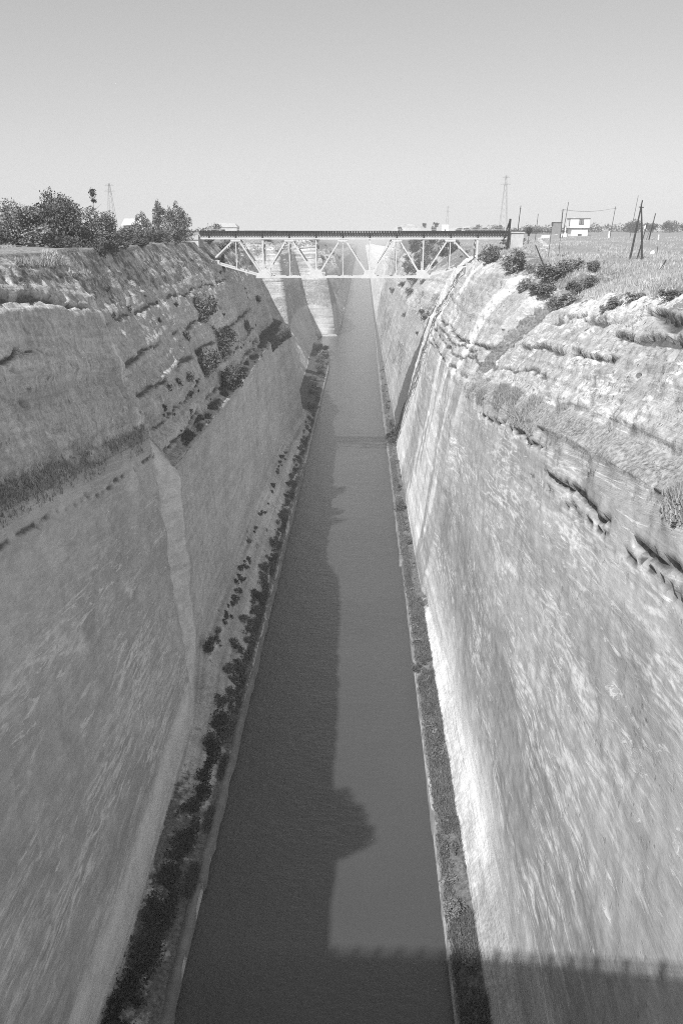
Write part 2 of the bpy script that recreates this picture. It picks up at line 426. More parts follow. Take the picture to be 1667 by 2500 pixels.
# open cracks along beds, also darkened in the rock colour: (side, strat height, y0, y1, depth)
def side_terrain(name, stations, sgn, seed):
    ys = y_samples(stations)
    SY = np.array([s[0] for s in stations], float)
    SP = np.array([s[1] for s in stations], float)            # ns, nk, 2
    prof = np.stack([np.stack([np.interp(ys, SY, SP[:, k, c]) for c in (0, 1)], -1) for k in range(SP.shape[1])], 1)
    rows, keyv = [], []
    for k, n in enumerate(NSEG):
        t = np.linspace(0, 1, n, endpoint=False)
        if k >= 9: t = t**1.6
        rows.append(prof[:, k, None, :]*(1-t)[None, :, None] + prof[:, k+1, None, :]*t[None, :, None])
        keyv.append(k+t)
    rows.append(prof[:, -1:, :]); keyv.append(np.array([len(NSEG)], float))
    G = np.concatenate(rows, 1)                                # ny, nv, 2
    key = np.concatenate(keyv)[None, :] + 0*G[:, :, 0]
    X, Z = G[:, :, 0].copy(), G[:, :, 1].copy()
    Y = ys[:, None] + 0*X
    # normals of the smooth grid
    P = np.stack([X, Y, Z], -1)
    du = np.gradient(P, axis=0); dv = np.gradient(P, axis=1)
    n = np.cross(du, dv); n /= np.linalg.norm(n, axis=-1, keepdims=True)+1e-9
    n *= np.where(n[:, :, 2:3] + (-sgn*n[:, :, 0:1])*.5 < 0, -1, 1)
    wall = sstep(2.9, 3.1, key)*(1-sstep(8.6, 9.2, key))       # rock face
    low = wall*(1-sstep(3.95, 4.05, key))
    berm = sstep(3.93, 4.05, key)*(1-sstep(4.95, 5.12, key))
    upper = sstep(4.9, 5.05, key)*(1-sstep(8.2, 9, key))
    plat = sstep(8.7, 9.3, key)
    bank = sstep(1.0, 1.2, key)*(1-sstep(2.85, 3.05, key))
    near = 1-sstep(128, 131, Y) if sgn > 0 else 1-sstep(90.2, 92.6, Y)
    dipw = sstep(20, 40, Z)*sstep(-40, 20, Y)
    lim = np.minimum(Y, 260 if sgn > 0 else 92)
    strat = Z + DIP*(lim-92)*dipw*(near if sgn < 0 else 1-.9*sstep(120, 260, Y))
    fade = 1-sstep(500, 900, Y)*.6
    d = np.zeros_like(X)
    d += wall*.55*fbm(X*.07, Y*.07, Z*.07, 4, seed)
    # beds standing proud or worn back
    w = fbm(X*.04, Y*.03, Z*.04, 3, seed+5)*(1.5-1.25*low)
    s = strat + w
    bed = np.zeros_like(X)
    for f, a in ((.33, .35), (.9, .17), (2.1, .07)):
        q = s*f
        i = np.floor(q); fr = q-i
        h0 = _hash(i.astype(np.int64), 0*i.astype(np.int64), 0*i.astype(np.int64), seed+int(f*100))
        h1 = _hash(i.astype(np.int64)+1, 0*i.astype(np.int64), 0*i.astype(np.int64), seed+int(f*100))
        e = sstep(.82, 1.0, fr)
        bed += a*((h0*(1-e)+h1*e)*2-1)
    amp = wall*(.30*low + .75*upper) * (.35+.65*sstep(-.25, .35, fbm(X*.03, Y*.02, Z*.05, 2, seed+9)))
    d += bed*amp
    rough = fbm(X*.45, Y*.4, strat*.7, 5, seed+20, .62)
    rid = 1-2*np.abs(fbm(X*.22, Y*.2, strat*.34, 5, seed+22, .6))
    d += wall*((.13*low+.34*upper)*rough + (.05*low+.22*upper)*(rid-.55))
    # gullies worn down the face
    rill = fbm(Y*.55, Z*.05, X*.05, 4, seed+30, .6)
    d += upper*.22*rill + low*.05*rill*(1-near)
    fine = fbm(X*1.5, Y*1.4, strat*1.9, 2, seed+44)
    d += (upper*.16+low*.04)*fine
    # sparse pits
    pit = vnoise(X*.95, Y*.8, strat*1.1, seed+50)
    pm = sstep(.60, .78, pit)*sstep(-.1, .3, vnoise(X*.08, Y*.08, strat*.15, seed+51))
    d -= upper*pm*.55
    # open bedding cracks
    crack = np.zeros_like(X)
    for (sd, s0, y0, y1, dep, wd) in CRACKS:
        if sd != sgn: continue
        c0 = s0 + .5*vnoise(Y*.15, 0*Y+s0, 0*Y, seed+60) + .22*vnoise(Y*.7, 0*Y+s0, 0*Y, seed+61) + .16*vnoise(Y*1.9, 0*Y+s0, 0*Y, seed+64)
        m = np.clip(1-np.abs(strat-c0)/(1.25*wd*(.62+.40*vnoise(Y*.45, 0*Y+s0, 0*Y, seed+62)+.3*vnoise(Y*.1, 0*Y+s0, 0*Y, seed+65))).clip(.06), 0, 1)
        m *= sstep(y0-3, y0+2, Y)*(1-sstep(y1-2, y1+3, Y))*wall
        m *= sstep(-.75, -.4, vnoise(Y*.2, 0*Y+s0*3, 0*Y, seed+63))
        crack = np.maximum(crack, m)
        d -= dep*.75*np.clip(m*2.4, 0, 1)
    d += berm*(.30*fbm(X*.5, Y*.3, Z*.5, 3, seed+70)) + bank*.25*fbm(X*.4, Y*.3, Z*.4, 3, seed+71)
    zz = plat*(.55*fbm(X*.035, Y*.035, 0*X, 4, seed+80)+.12*fbm(X*.5, Y*.5, 0*X, 3, seed+81))
    rimw = sstep(6.6, 7.6, key)*(1-sstep(9, 9.6, key))
    zz += rimw*(.7 if sgn > 0 else .35)*fbm(X*.12, Y*.12, Z*.12, 4, seed+85)
    lim_far = 1-sstep(120, 900, np.abs(X))*.0
    lip = np.exp(-((key-4.0)/.06)**2)*wall
    d += lip*(.55*fbm(Y*.35, Z*.3, 0*X, 4, seed+75)-.15) + np.exp(-((key-4.05)/.2)**2)*wall*.30*fbm(Y*.12, 0*X, 0*X, 3, seed+76)
    d += wall*sstep(500, 560, Y)*2.2*fbm(X*.05, Y*.02, Z*.06, 4, seed+78)
    if sgn < 0: d += low*np.exp(-((Y-91.5)/3.2)**2)*(.75*fbm(Z*.22, Y*.2, 0*X, 4, 79)+.25*fbm(Z*.9, Y*.8, 0*X, 3, 80))
    d = d*fade
    edge = sstep(1.0, 1.15, key)
    P = P + n*(d*edge)[:, :, None]
    P[:, :, 2] += zz
    # ------- what the surface is made of
    nz = fbm(X*.05, Y*.04, strat*.08, 3, seed+90)
    if sgn < 0:
        tone = .49 + 0*X
        tone = tone + low*near*.30*(1-sstep(7.2, 9.0, Z+.8*fbm(X*.2, Y*.05, Z*.2, 2, 3)))       # pale foot band
        tone = tone + wall*(.15*low+.10)*sstep(89.4, 90.2, Y)*(1-sstep(93.2, 94.0, Y))  # corner's return face lightened for the sky light it catches
        tone = tone + upper*.22*np.exp(-((Y-88.9+.6*vnoise(Z*.4, 0*Y, 0*Y, 98))/.8)**2)*sstep(-.5, .1, vnoise(Z*.5, Y*.3, 0*Y, 99))  # pale seam where the upper edge catches light, put into the tone
        tone = tone + wall*.07*fbm(X*.03, Y*.025, Z*.06, 3, 93) + low*.05*sstep(94, 96, Y)                              # uneven wall tone; lower wall of the far block paler
        tone = tone + upper*.05*sstep(-.1, .3, nz) - upper*.06*sstep(52, 57, Z)*(Y > 94)
        tone = tone + wall*.04*sstep(376, 380, Y)
        fallw = upper*.9 + low*.35*sstep(94, 97, Y)
        scar = wall*(.35+.65*near*(Z < 34))
    else:
        r2 = sstep(127, 133, Y)*(1-sstep(250, 256, Y))
        tone = .41 + .045*low*near + 0*X
        wn_ = fbm(Y*.06, Z*.022, 0*X, 4, 91)+.45*fbm(Y*.3, Z*.06, 0*X, 3, 92)
        white = r2*wall*np.clip(sstep(188, 222, Y+9*wn_)*1.1 + .9*sstep(.10, .34, wn_+.12*(1-sstep(20, 36, Z))), 0, 1)
        tone = tone + (.30+.10*(1-sstep(34, 48, Z)))*white
        tone = tone + .12*low*near*(1-sstep(6.5, 10.5, Z+1.0*fbm(X*.2, Y*.05, Z*.2, 2, 3)))
        talus = sstep(2.02, 2.08, key)*(1-sstep(3.02, 3.1, key))*sstep(20, 24, Y+0*Z)*(1-sstep(118, 128, Y))
        tone = tone + upper*near*.22*sstep(-.05, .3, fbm(X*.05, Y*.05, strat*.25, 4, 77))*sstep(50, 56, strat)
        tone = tone - .10*low*near*sstep(9, 13, Z)*(1-sstep(20, 27, Z))
        tone = tone + .26*wall*sstep(560, 620, Y)
        fallw = upper*.4 + low*.10*r2 + wall*.6*sstep(258, 262, Y)
        scar = wall*(.5+.5*near)
    tone = np.where(plat > .5, .34, tone)
    tone = np.where(bank > .5, .33, tone)
    if sgn > 0: tone = tone*(1-talus)+talus*(.48+.26*sstep(56, 68, Y))  # up-facing talus also lightened in tone for the stronger sun on it
    if sgn < 0: tone = np.where(bank > .5, .50+.13*vnoise(key*9+.6*vnoise(Y*.02, 0*Y, 0*Y, 96), Y*.03, 0*Y, 95)+.07*vnoise(key*23, Y*.05, 0*Y, 97), tone)
    veg = plat*.95 -berm*near*(.25 if sgn < 0 else 0) + bank*(.72 if sgn > 0 else .20+.5*(1-sstep(1.25, 1.5, key))+.4*(1-sstep(70, 84, Y))) + berm*.80*near
    if sgn > 0: veg = veg*(1-talus)
    veg = veg + sstep(6.4, 8.0, key)*(1-sstep(8.7, 9.3, key))*(.55 if sgn > 0 else .42)
    if sgn > 0:
        veg = veg + wall*sstep(257, 262, Y)*(1-sstep(520, 600, Y))*.45*sstep(-.2, .3, nz)
        veg = veg*(1-.8*wall*sstep(590, 620, Y))
        gul = sstep(233+3*nz, 236+3*nz, Y)*(1-.25*sstep(239, 240, Y)*(1-sstep(244, 246, Y)))*(1-sstep(268, 274, Y)) + .65*sstep(122.6, 123.8, Y)*(1-sstep(128.6, 129.6, Y))*(.35*low+upper+berm)
        veg = np.maximum(veg, gul*wall)
    else:
        veg = veg + berm*.5*(1-near) + wall*.40*sstep(505, 560, Y)
    gt = np.where(plat > .3, 1.5, 1.0)
    gt = np.where(bank > .5, .80, gt)
    if sgn < 0:
        gt = gt*np.where(plat > .3, .9, 1)
        bulge = bank*sstep(262, 285, Y)*(1-sstep(440, 470, Y))
        veg = np.maximum(veg, bulge); gt = np.where(bulge > .5, .6, gt)
    gt = np.where(berm > .3, 1.8, gt)
    if sgn > 0: gt = np.where((Y > 230)*(Y < 274)*(wall > .5), .75, gt)
    warpa = 2.2-1.9*low
    stretch = 1 - .68*low
    bedc = 1 - .58*low*near - .35*low*(1-near)
    speck = upper*(.9 if sgn > 0 else .6) + low*(.35 if sgn > 0 else .15)
    ny, nv = X.shape
    idx = np.arange(ny*nv).reshape(ny, nv)
    q = np.stack([idx[:-1, :-1], idx[1:, :-1], idx[1:, 1:], idx[:-1, 1:]], -1).reshape(-1, 4)
    if sgn > 0: q = q[:, ::-1]
    q = q[:, ::-1]
    me = np_mesh(name, P.reshape(-1, 3), quads=q, mat=ROCK, smooth=True)
    for an, av in (('strat', strat), ('tone', tone), ('veg', np.clip(veg, 0, 1)), ('fall', np.clip(fallw, 0, 1)),
                   ('crack', crack), ('scar', scar), ('warp', warpa), ('speck', speck), ('bedc', bedc), ('stretch', stretch), ('grass_tone', gt)):
        at = me.attributes.new(an, 'FLOAT', 'POINT')
        at.data.foreach_set('value', np.ascontiguousarray(av, dtype=np.float32).ravel())
    o = link(name, me)
    tag(o, kind='structure')
    return o, P, key, ys
CRACKS = [
 (-1, 47.6, 96, 170, .8, .45), (-1, 43.6, 96, 215, .8, .5), (-1, 52.3, 96, 200, .35, .3), (-1, 50.0, 40, 70, .7, .4),
 (-1, 36.9, 95, 200, .9, .45), (-1, 39.8, 96, 205, .4, .25), (-1, 54.6, 30, 84, .8, .4), (-1, 37.5, 45, 90, .3, .2),
 (1, 49.6, 70, 190, .9, .40), (1, 53.2, 40, 118, 1.0, .5), (1, 46.8, 90, 200, .6, .35), (1, 51.5, 30, 80, .9, .45),
 (1, 39.4, 30, 70, .75, .34), (1, 38.2, 30, 75, .5, .2), (1, 40.8, 74, 112, .6, .3), (1, 44.6, 128, 240, .5, .3),
 (1, 48.3, 132, 185, .5, .3), (1, 35.0, 135, 230, .4, .25), (1, 55.2, 34, 84, .7, .35),
]
left_o, LP_, LKEY, LYS = side_terrain('left_cliff', LEFT, -1, 11)
right_o, RP_, RKEY, RYS = side_terrain('right_cliff', RIGHT, 1, 47)

# ------------------------------------------------------------------ water
WATER = water_material()
wm = MB().poly([(-400, -45, 0), (400, -45, 0), (400, 3200, 0), (-400, 3200, 0), (-6000, 3200, 0), (6000, 3200, 0), (6000, 9000, 0), (-6000, 9000, 0)],
               [(0, 1, 2, 3), (4, 3, 2, 5, 6, 7)])
tag(wm.build('water', WATER), kind='structure')

# ------------------------------------------------------------------ quay edges, mound, path
CONC = plain('quay_concrete', .21, .9, .3, .5, .05)
def ground(x, y):
    """height of the terrain on the plateau or the bank"""
    P, ys = (LP_, LYS) if x < 0 else (RP_, RYS)
    i = int(np.clip(np.searchsorted(ys, y), 0, len(ys)-1))
    xs, zs = P[i, :, 0], P[i, :, 2]
    o = np.argsort(xs)
    return float(np.interp(x, xs[o], zs[o]))
def kerb(name, runs, seed):
    v, q = [], []
    for (x_in, x_out, y0, y1, top) in runs:
        ys = np.arange(y0, y1+.01, .8)
        b = len(v)
        for y in ys:
            a = .14*float(vnoise(np.array([y*.6]), np.array([0.]), np.array([0.]), seed)[0])
            t = top + .10*float(vnoise(np.array([y*.35]), np.array([3.]), np.array([0.]), seed)[0]) - .22*max(0.0, float(vnoise(np.array([y*.13]), np.array([9.]), np.array([0.]), seed)[0])-.45)*3
            v += [(x_in, y, .2), (x_in, y, t), (x_out+a, y, t), (x_out+a*1.5, y, -1.5)]
        n = len(ys)
        for j in range(n-1):
            for k in range(3): q.append((b+j*4+k, b+(j+1)*4+k, b+(j+1)*4+k+1, b+j*4+k+1))
        q.append((b, b+1, b+2, b+3)); q.append((b+(n-1)*4+3, b+(n-1)*4+2, b+(n-1)*4+1, b+(n-1)*4))
    return tag(link(name, np_mesh(name, v, quads=q, mat=CONC)), kind='structure')
kerb('quay_kerb', [(-16.35, -15.35, -45, 38.2, 1.32), (-16.35, -15.4, 38.3, 62.5, 1.3), (-16.3, -15.35, 62.6, 120, 1.3), (-16.3, -15.4, 120.1, 214, 1.28)], 5)
kerb('quay_kerb', [(8.95, 8.3, -45, 145, 1.15), (9.0, 7.8, 145.1, 149, 1.3), (8.75, 8.0, 149.1, 228, 1.1), (8.7, 7.75, 228.1, 232, 1.2), (8.8, 7.95, 232.1, 262, 1.1), (8.75, 7.7, 262.1, 420, 1.1)], 8)

def grid_hill(name, cx, cy, rx, ry, h, z0, seed, mat):
    n = 40
    a = np.linspace(-1, 1, n)
    U, V = np.meshgrid(a, a)
    r = np.sqrt(U*U+V*V)
    Z = z0 - 1 + h*(1-sstep(.25, 1, r))*(1+.25*fbm(U*3, V*3, 0*U, 3, seed))
    P = np.stack([cx+U*rx, cy+V*ry, Z], -1).reshape(-1, 3)
    i = np.arange(n*n).reshape(n, n)
    q = np.stack([i[:-1, :-1], i[:-1, 1:], i[1:, 1:], i[1:, :-1]], -1).reshape(-1, 4)
    return tag(link(name, np_mesh(name, P, quads=q, mat=mat, smooth=True)), kind='structure')
MOUND = plain('mound_earth', .40, .95, .35, .25, .1)
grid_hill('hill', 38, 690, 22, 16, 6.2, 60.5, 4, MOUND)
grid_hill('hill', 96, 820, 26, 16, 5.5, 60.2, 6, MOUND)
PATH = plain('path_dust', .62, .95, .12, .6)
def path(name, pts, w):
    v, q = [], []
    pts = [Vector((x, y, 0)) for x, y in pts]
    fine = []
    for a, b in zip(pts[:-1], pts[1:]):
        for t in np.linspace(0, 1, 10, endpoint=False): fine.append(a.lerp(b, t))
    fine.append(pts[-1])
    for j, p in enumerate(fine):
        d = (fine[min(j+1, len(fine)-1)]-fine[max(j-1, 0)]).normalized()
        s = Vector((-d.y, d.x, 0))
        ww = w*(.8+.4*random.random())
        for k in (-1, 1):
            c = p+s*k*ww/2
            v.append((c.x, c.y, ground(c.x, c.y)+.10))
    for j in range(len(fine)-1): q.append((2*j, 2*j+1, 2*j+3, 2*j+2))
    return tag(link(name, np_mesh(name, v, quads=q, mat=PATH)), kind='structure')
random.seed(3)
path('path', [(38.6, 176), (40.5, 190), (46.5, 213), (51, 236), (57, 262), (64, 300), (70, 335), (88, 420), (120, 520)], 1.5)

# ------------------------------------------------------------------ foliage
def leaf_material(name, lo, hi):
    m, nt, b = new_mat(name)
    N = NT(nt)
    g = N.n('ShaderNodeNewGeometry')
    oi = N.n('ShaderNodeObjectInfo')
    n1 = N.noise(g.outputs['Position'], .9, 3)
    f = N.m('ADD', N.m('MULTIPLY', g.outputs['Random Per Island'], .5), N.m('MULTIPLY', n1, .5))
    c = N.rng(f, .2, .8, lo, hi)
    c = N.m('MULTIPLY', c, N.rng(N.noise(g.outputs['Position'], .09, 5, .65), .3, .7, .72, 1.25))
    c = N.m('MULTIPLY', c, N.rng(oi.outputs['Random'], 0, 1, .82, 1.2))
    nt.links.new(c, b.inputs['Base Color'])
    b.inputs['Roughness'].default_value = .75
    b.inputs['Specular IOR Level'].default_value = .2
    return m
LEAF = leaf_material('evergreen_leaf', .06, .17)
LEAFG = leaf_material('scrub_leaf', .10, .26)
BERM = leaf_material('berm_grass_blade', .24, .42)
DRY = leaf_material('dry_grass_blade', .30, .58)
DARKG = leaf_material('bank_herb', .08, .19)
BARK = plain('bark', .12, .95, .3, 2.0, .03)
RNG = np.random.default_rng(7)
def leaf_cloud(blobs, n, size, seed, gap=.15, shell=2.4, freq=None, up=0.0):
    """n small leaf sprays through ellipsoids (cx,cy,cz,rx,ry,rz)"""
    r = np.random.default_rng(seed)
    B = np.array(blobs, float)
    vol = (B[:, 3]*B[:, 4]*B[:, 5])**.75
    pts = []
    have = 0
    fr = freq or 1.1/B[:, 3:].mean()*1.6
    while have < n:
        k = r.choice(len(B), size=n, p=vol/vol.sum())
        d = r.normal(size=(n, 3)); d /= np.linalg.norm(d, axis=1, keepdims=True)
        rad = r.random(n)**(1/shell)
        p = B[k, :3] + d*rad[:, None]*B[k, 3:]*(1+.22*vnoise(d[:, 0]*2.3+k*3.1, d[:, 1]*2.3, d[:, 2]*2.3, seed))[:, None]
        ok = vnoise(p[:, 0]*fr, p[:, 1]*fr, p[:, 2]*fr, seed+1) > gap-.45
        p = p[ok]; pts.append(p); have += len(p)
    p = np.concatenate(pts)[:n]
    a = r.normal(size=(n, 3)); a[:, 2] += up; a /= np.linalg.norm(a, axis=1, keepdims=True)
    b = np.cross(a, r.normal(size=(n, 3))); b /= np.linalg.norm(b, axis=1, keepdims=True)
    s = size*(.55+.9*r.random(n))[:, None]
    w = s*(.35+.3*r.random(n))[:, None]
    v = np.stack([p-a*s*.5, p+b*w*.6-a*s*.05, p+a*s*.6, p-b*w*.6+a*s*.1], 1).reshape(-1, 3)
    return v, np.arange(n*4).reshape(n, 4)
def leaf_mesh(name, blobs, n, size, seed, mat, **kw):
    v, q = leaf_cloud(blobs, n, size, seed, **kw)
    return np_mesh(name, v, quads=q, mat=mat)
def rnd_blobs(seed, k, w, h, lift=0.0):
    r = random.Random(seed)
    out = [(0, 0, h*.45+lift, w*.34, w*.34, h*.42)]
    for i in range(k):
        a = r.uniform(0, 6.28); d = w*r.uniform(.12, .36)
        out.append((d*math.cos(a), d*math.sin(a), lift+h*r.uniform(.25, .75), w*r.uniform(.14, .24), w*r.uniform(.14, .24), h*r.uniform(.16, .27)))
    return out
SHRUB = [leaf_mesh('shrub', rnd_blobs(20+i, 9, 2.2, 2.2), 1500, .15, 30+i, (LEAF, LEAFG, LEAF, LEAFG)[i]) for i in range(4)]
SMALL = [leaf_mesh('small_shrub', rnd_blobs(50+i, 4, 2.0, 2.0), 160, .38, 60+i, (LEAF, LEAFG)[i % 2]) for i in range(3)]
def shrub(name, label, cat, loc, w, h, var=0, group=None, small=False, tilt=0.0, depth=None):
    me = (SMALL if small else SHRUB)[var % (3 if small else 4)]
    o = link(name, me, loc=loc)
    o.scale = (w/2, (depth or w)/2, h/2)
    o.rotation_euler = (0, tilt, (var*1.7) % 6.28 if not tilt else 0)
    return tag(o, label, cat, group)
def trunk_mb(h, r, seed, limbs=5, spread=1.6, lean=(0, 0)):
    rr = random.Random(seed)
    m = MB()
    pts = []
    for i in range(6):
        t = i/5
        pts.append((lean[0]*t+rr.uniform(-.08, .08)*h*.15*t, lean[1]*t+rr.uniform(-.08, .08)*h*.15*t, -0.4+t*(h+.4), r*(1-.7*t)))
    m.tube(pts)
    for k in range(limbs):
        t = rr.uniform(.35, .95)
        j = min(4, int(t*5)); f = t*5-j
        b = [pts[j][c]*(1-f)+pts[j+1][c]*f for c in range(4)]
        a = rr.uniform(0, 6.28); d = spread*rr.uniform(.5, 1)
        m.tube([(b[0], b[1], b[2], b[3]*.6), (b[0]+d*.5*math.cos(a), b[1]+d*.5*math.sin(a), b[2]+d*.30, b[3]*.4), (b[0]+d*math.cos(a), b[1]+d*math.sin(a), b[2]+d*.7, b[3]*.15)], 5)
    return m
def tree(name, label, loc, blobs, n, size, seed, trunk_h, trunk_r, group=None, mat=None, spread=1.6, lean=(0, 0), gap=.15):
    t = thing(name, loc, label, 'tree', group)
    trunk_mb(trunk_h, trunk_r, seed, 6, spread, lean).build('trunk', BARK, t)
    link('crown', leaf_mesh('crown', blobs, n, size, seed, mat or LEAF, gap=gap), t)
    return t
def at(x, y, dz=0.0): return (x, y, ground(x, y)+dz)

# pines and bushes on the left rim
def spread_blobs(seed, w, h, base, k=12):
    r = random.Random(seed)
    out = [(0, 0, base+(h-base)*.45, w*.30, w*.30, (h-base)*.42)]
    for i in range(k):
        a = r.uniform(0, 6.28); d = w*.5*math.sqrt(r.random())*.8
        z = base+(h-base)*(r.uniform(.15, .95)*(1-.55*(2*d/w)**2))
        out.append((d*math.cos(a), d*math.sin(a), z, w*r.uniform(.12, .20), w*r.uniform(.12, .20), (h-base)*r.uniform(.14, .24)))
    return out
tree('pine_tree', 'broad leafy tree at the far left edge of the left cliff top', at(-47.2, 112), spread_blobs(1, 9.6, 6.0, -.6, 26), 11000, .27, 101, 3.6, .22, mat=LEAFG, gap=-.1)
tree('pine_tree', 'tallest dark pine of the clump, its crown rising above the broad tree', at(-43.0, 117), spread_blobs(2, 8.8, 7.0, -.6, 26), 11000, .27, 102, 6.0, .25, gap=-.1)
tree('pine_tree', 'dark pine with a ragged flat top on the left rim behind the dry grass', at(-39.6, 114), spread_blobs(3, 7.4, 6.0, -.8, 24), 9000, .26, 103, 4.5, .2, gap=-.1)
tree('pine_tree', 'round bushy tree on the rim directly above the dark hanging shrubs', at(-38.0, 120), spread_blobs(4, 7.0, 5.2, -1.0, 26), 10000, .26, 104, 3.0, .2, mat=LEAFG, gap=-.1)
tree('pine_tree', 'thin tree with one small ball of leaves showing above the round bushy tree', at(-41.6, 131), [(0, 0, 7.5, .6, .6, 1.0), (.1, 0, 6.5, .4, .4, .5)], 320, .26, 105, 7.2, .09)
tree('conifer', 'small cone shaped conifer behind the white house', at(-59.5, 246), [(0, 0, 8.6, 1.0, 1.0, 1.6), (0, 0, 6.8, 1.7, 1.7, 1.6), (.2, 0, 5.0, 2.2, 2.2, 1.6), (0, 0, 3.2, 2.4, 2.4, 1.6)], 1500, .36, 106, 9.0, .2)
tree('pine_tree', 'loose grey tree with two pointed tops right of the white house', at(-45.2, 175), spread_blobs(7, 5.4, 5.8, -.3, 16), 4000, .3, 107, 4.4, .14, mat=LEAFG, gap=.05)
tree('pine_tree', 'small umbrella topped pine in front of the sky between house and tall conifer', at(-45.6, 190), [(0, 0, 6.2, 1.5, 1.5, .8), (.8, 0, 5.6, .9, .9, .5), (-.6, 0, 4.0, 1.2, 1.2, 1.0)], 1000, .28, 108, 6.2, .11)
tree('conifer', 'tall shaggy conifer standing by the left end of the railway bridge', at(-38.8, 176), [(0, 0, 6.9, .7, .7, 1.2), (-.9, 0, 6.1, 1.0, 1.0, 1.1), (.9, .3, 5.8, 1.3, 1.3, 1.3), (-1.4, 0, 4.8, 1.8, 1.7, 1.5), (1.2, 0, 4.2, 2.2, 2.2, 1.7), (-.6, 0, 2.7, 2.7, 2.7, 1.7), (1.0, 0, 1.5, 2.6, 2.6, 1.4)], 6000, .27, 109, 6.6, .2, mat=LEAFG)
tree('pine_tree', 'leafy tree whose shadow falls out over the water, beside the road bridge', at(-34.2, 9.5), spread_blobs(10, 11.5, 11.0, 3.0, 22), 9000, .6, 110, 7, .35, gap=-.3)
for i, (x, y, w, h, lb) in enumerate((
    (-35.4, 112, 2.6, 3.0, 'dark shrub hanging over the rim below the round bushy tree'),
    (-35.6, 118, 3.4, 2.6, 'dark overhanging bush on the rim, right of the hanging shrub'),
    (-38.6, 108, 3.6, 2.2, 'low dark bush at the back of the pale dry grass patch'),
    (-36.6, 126, 3.6, 1.5, 'low bush on the rim below the white house'),
    (-36.8, 136, 4.4, 1.7, 'low scrubby bush on the rim right of the white house'),
    (-37.6, 145, 4.0, 2.8, 'grey green bush on the rim under the loose two topped tree'),
    (-37.2, 155, 4.2, 3.0, 'leafy bush on the rim under the umbrella topped pine'),
    (-37.0, 164, 4.4, 3.0, 'bush on the rim at the foot of the tall shaggy conifer'),
    (-40.8, 140, 5.0, 2.6, 'broad low bush in front of the white house'),
    (-41.5, 152, 5.5, 3.4, 'taller grey bush between the white house and the two topped tree'),
    (-41.0, 184, 4.6, 3.6, 'bush closing the gap between the umbrella pine and the tall conifer'),
    (-42.0, 108, 5.5, 3.2, 'wide leafy bush filling the gap below the tallest dark pine'),
    (-46.5, 104, 5.5, 2.8, 'leafy bush under the broad tree at the far left edge'),
    (-36.9, 115, 4.4, 3.4, 'bush spilling over the rim left of the dark hanging shrub'),
    (-45.5, 92, 4.0, 2.0, 'small grey shrub at the left edge behind the dry grass'))):
    shrub('shrub', lb, 'shrub', at(x, y, -.5), w, h, i)
for i, (x, y, w, h, lb) in enumerate((
    (-50.0, 282, 8.6, 6.6, 'flat topped dark tree beyond the left end of the railway bridge'),
    (-42.0, 286, 4.2, 5.2, 'round far tree second from the left end of the railway bridge'),
    (-39.6, 288, 2.4, 3.8, 'smallest round far tree beyond the left end of the railway bridge'))):
    tree('far_tree', lb, at(x, y), rnd_blobs(200+i, 8, w, h*.75, h*.25), 900, .42, 210+i, h*.7, .16)

# bushes clinging to the left wall
for i, (x, y, z, w, h, lb) in enumerate((
    (-29.3, 148.7, 46.2, 4.8, 5.6, 'highest of the three big dark bushes clinging to the shaded cliff'),
    (-26.2, 151.5, 39.2, 4.7, 6.2, 'darkest big bush on the cliff, right of the other two'),
    (-26.0, 132.3, 39.2, 5.3, 5.0, 'widest big bush on the shaded cliff, on the upper ledge'),
    (-23.4, 142, 35.0, 3.2, 4.6, 'tall dark bush on the lower ledge of the shaded cliff'),
    (-23.4, 155, 34.8, 1.8, 2.6, 'small dark bush right of the tall bush on the lower ledge'))):
    t = thing('cliff_bush', (x, y, z), lb, 'bush')
    bl = rnd_blobs(300+i, 9, w*1.3, h*1.2)
    link('crown', leaf_mesh('crown', bl, 3600, .32, 310+i, LEAF, gap=0), t)
    MB().tube([(-1.4, 0, -.3, .14), (-.7, 0, .5, .12), (0, 0, h*.35, .07), (.2, .3, h*.6, .03)]).build('stem', BARK, t)
for i, (x, y, z, w, h, lb) in enumerate((
    (-28.0, 129.2, 45.0, 1.6, 3.2, 'narrow upright shrub left of the highest big bush on the shaded cliff'),
    (-26.1, 107.4, 42.0, 1.5, 1.3, 'leftmost shrub of the row along the ledge of the shaded cliff'),
    (-26.0, 112.8, 41.6, 1.7, 1.5, 'second shrub from the left in the ledge row on the shaded cliff'),
    (-26.1, 119.9, 41.0, 2.1, 1.7, 'third shrub from the left in the ledge row, beside the widest big bush'),
    (-25.7, 118.8, 38.8, .9, 1.3, 'tiny shrub just below the ledge row on the shaded cliff'),
    (-30.0, 120, 49.6, 1.2, 1.1, 'lone small shrub at the end of the dark crack high on the shaded cliff'),
    (-27.0, 191.3, 38.8, 1.8, 4.2, 'narrow shrub nearest the railway bridge on the shaded cliff'),
    (-32.8, 193.4, 52.4, 2.6, 5.6, 'dark scrub patch below the left bearing of the railway bridge'),
    (-34.5, 112.7, 57.4, .7, .9, 'tiny dark shrub below the hanging shrubs at the rim'))):
    shrub('cliff_shrub', lb, 'shrub', (x, y, z), w, h, i, small=w < 1.8)
r = random.Random(9)
cs = 0
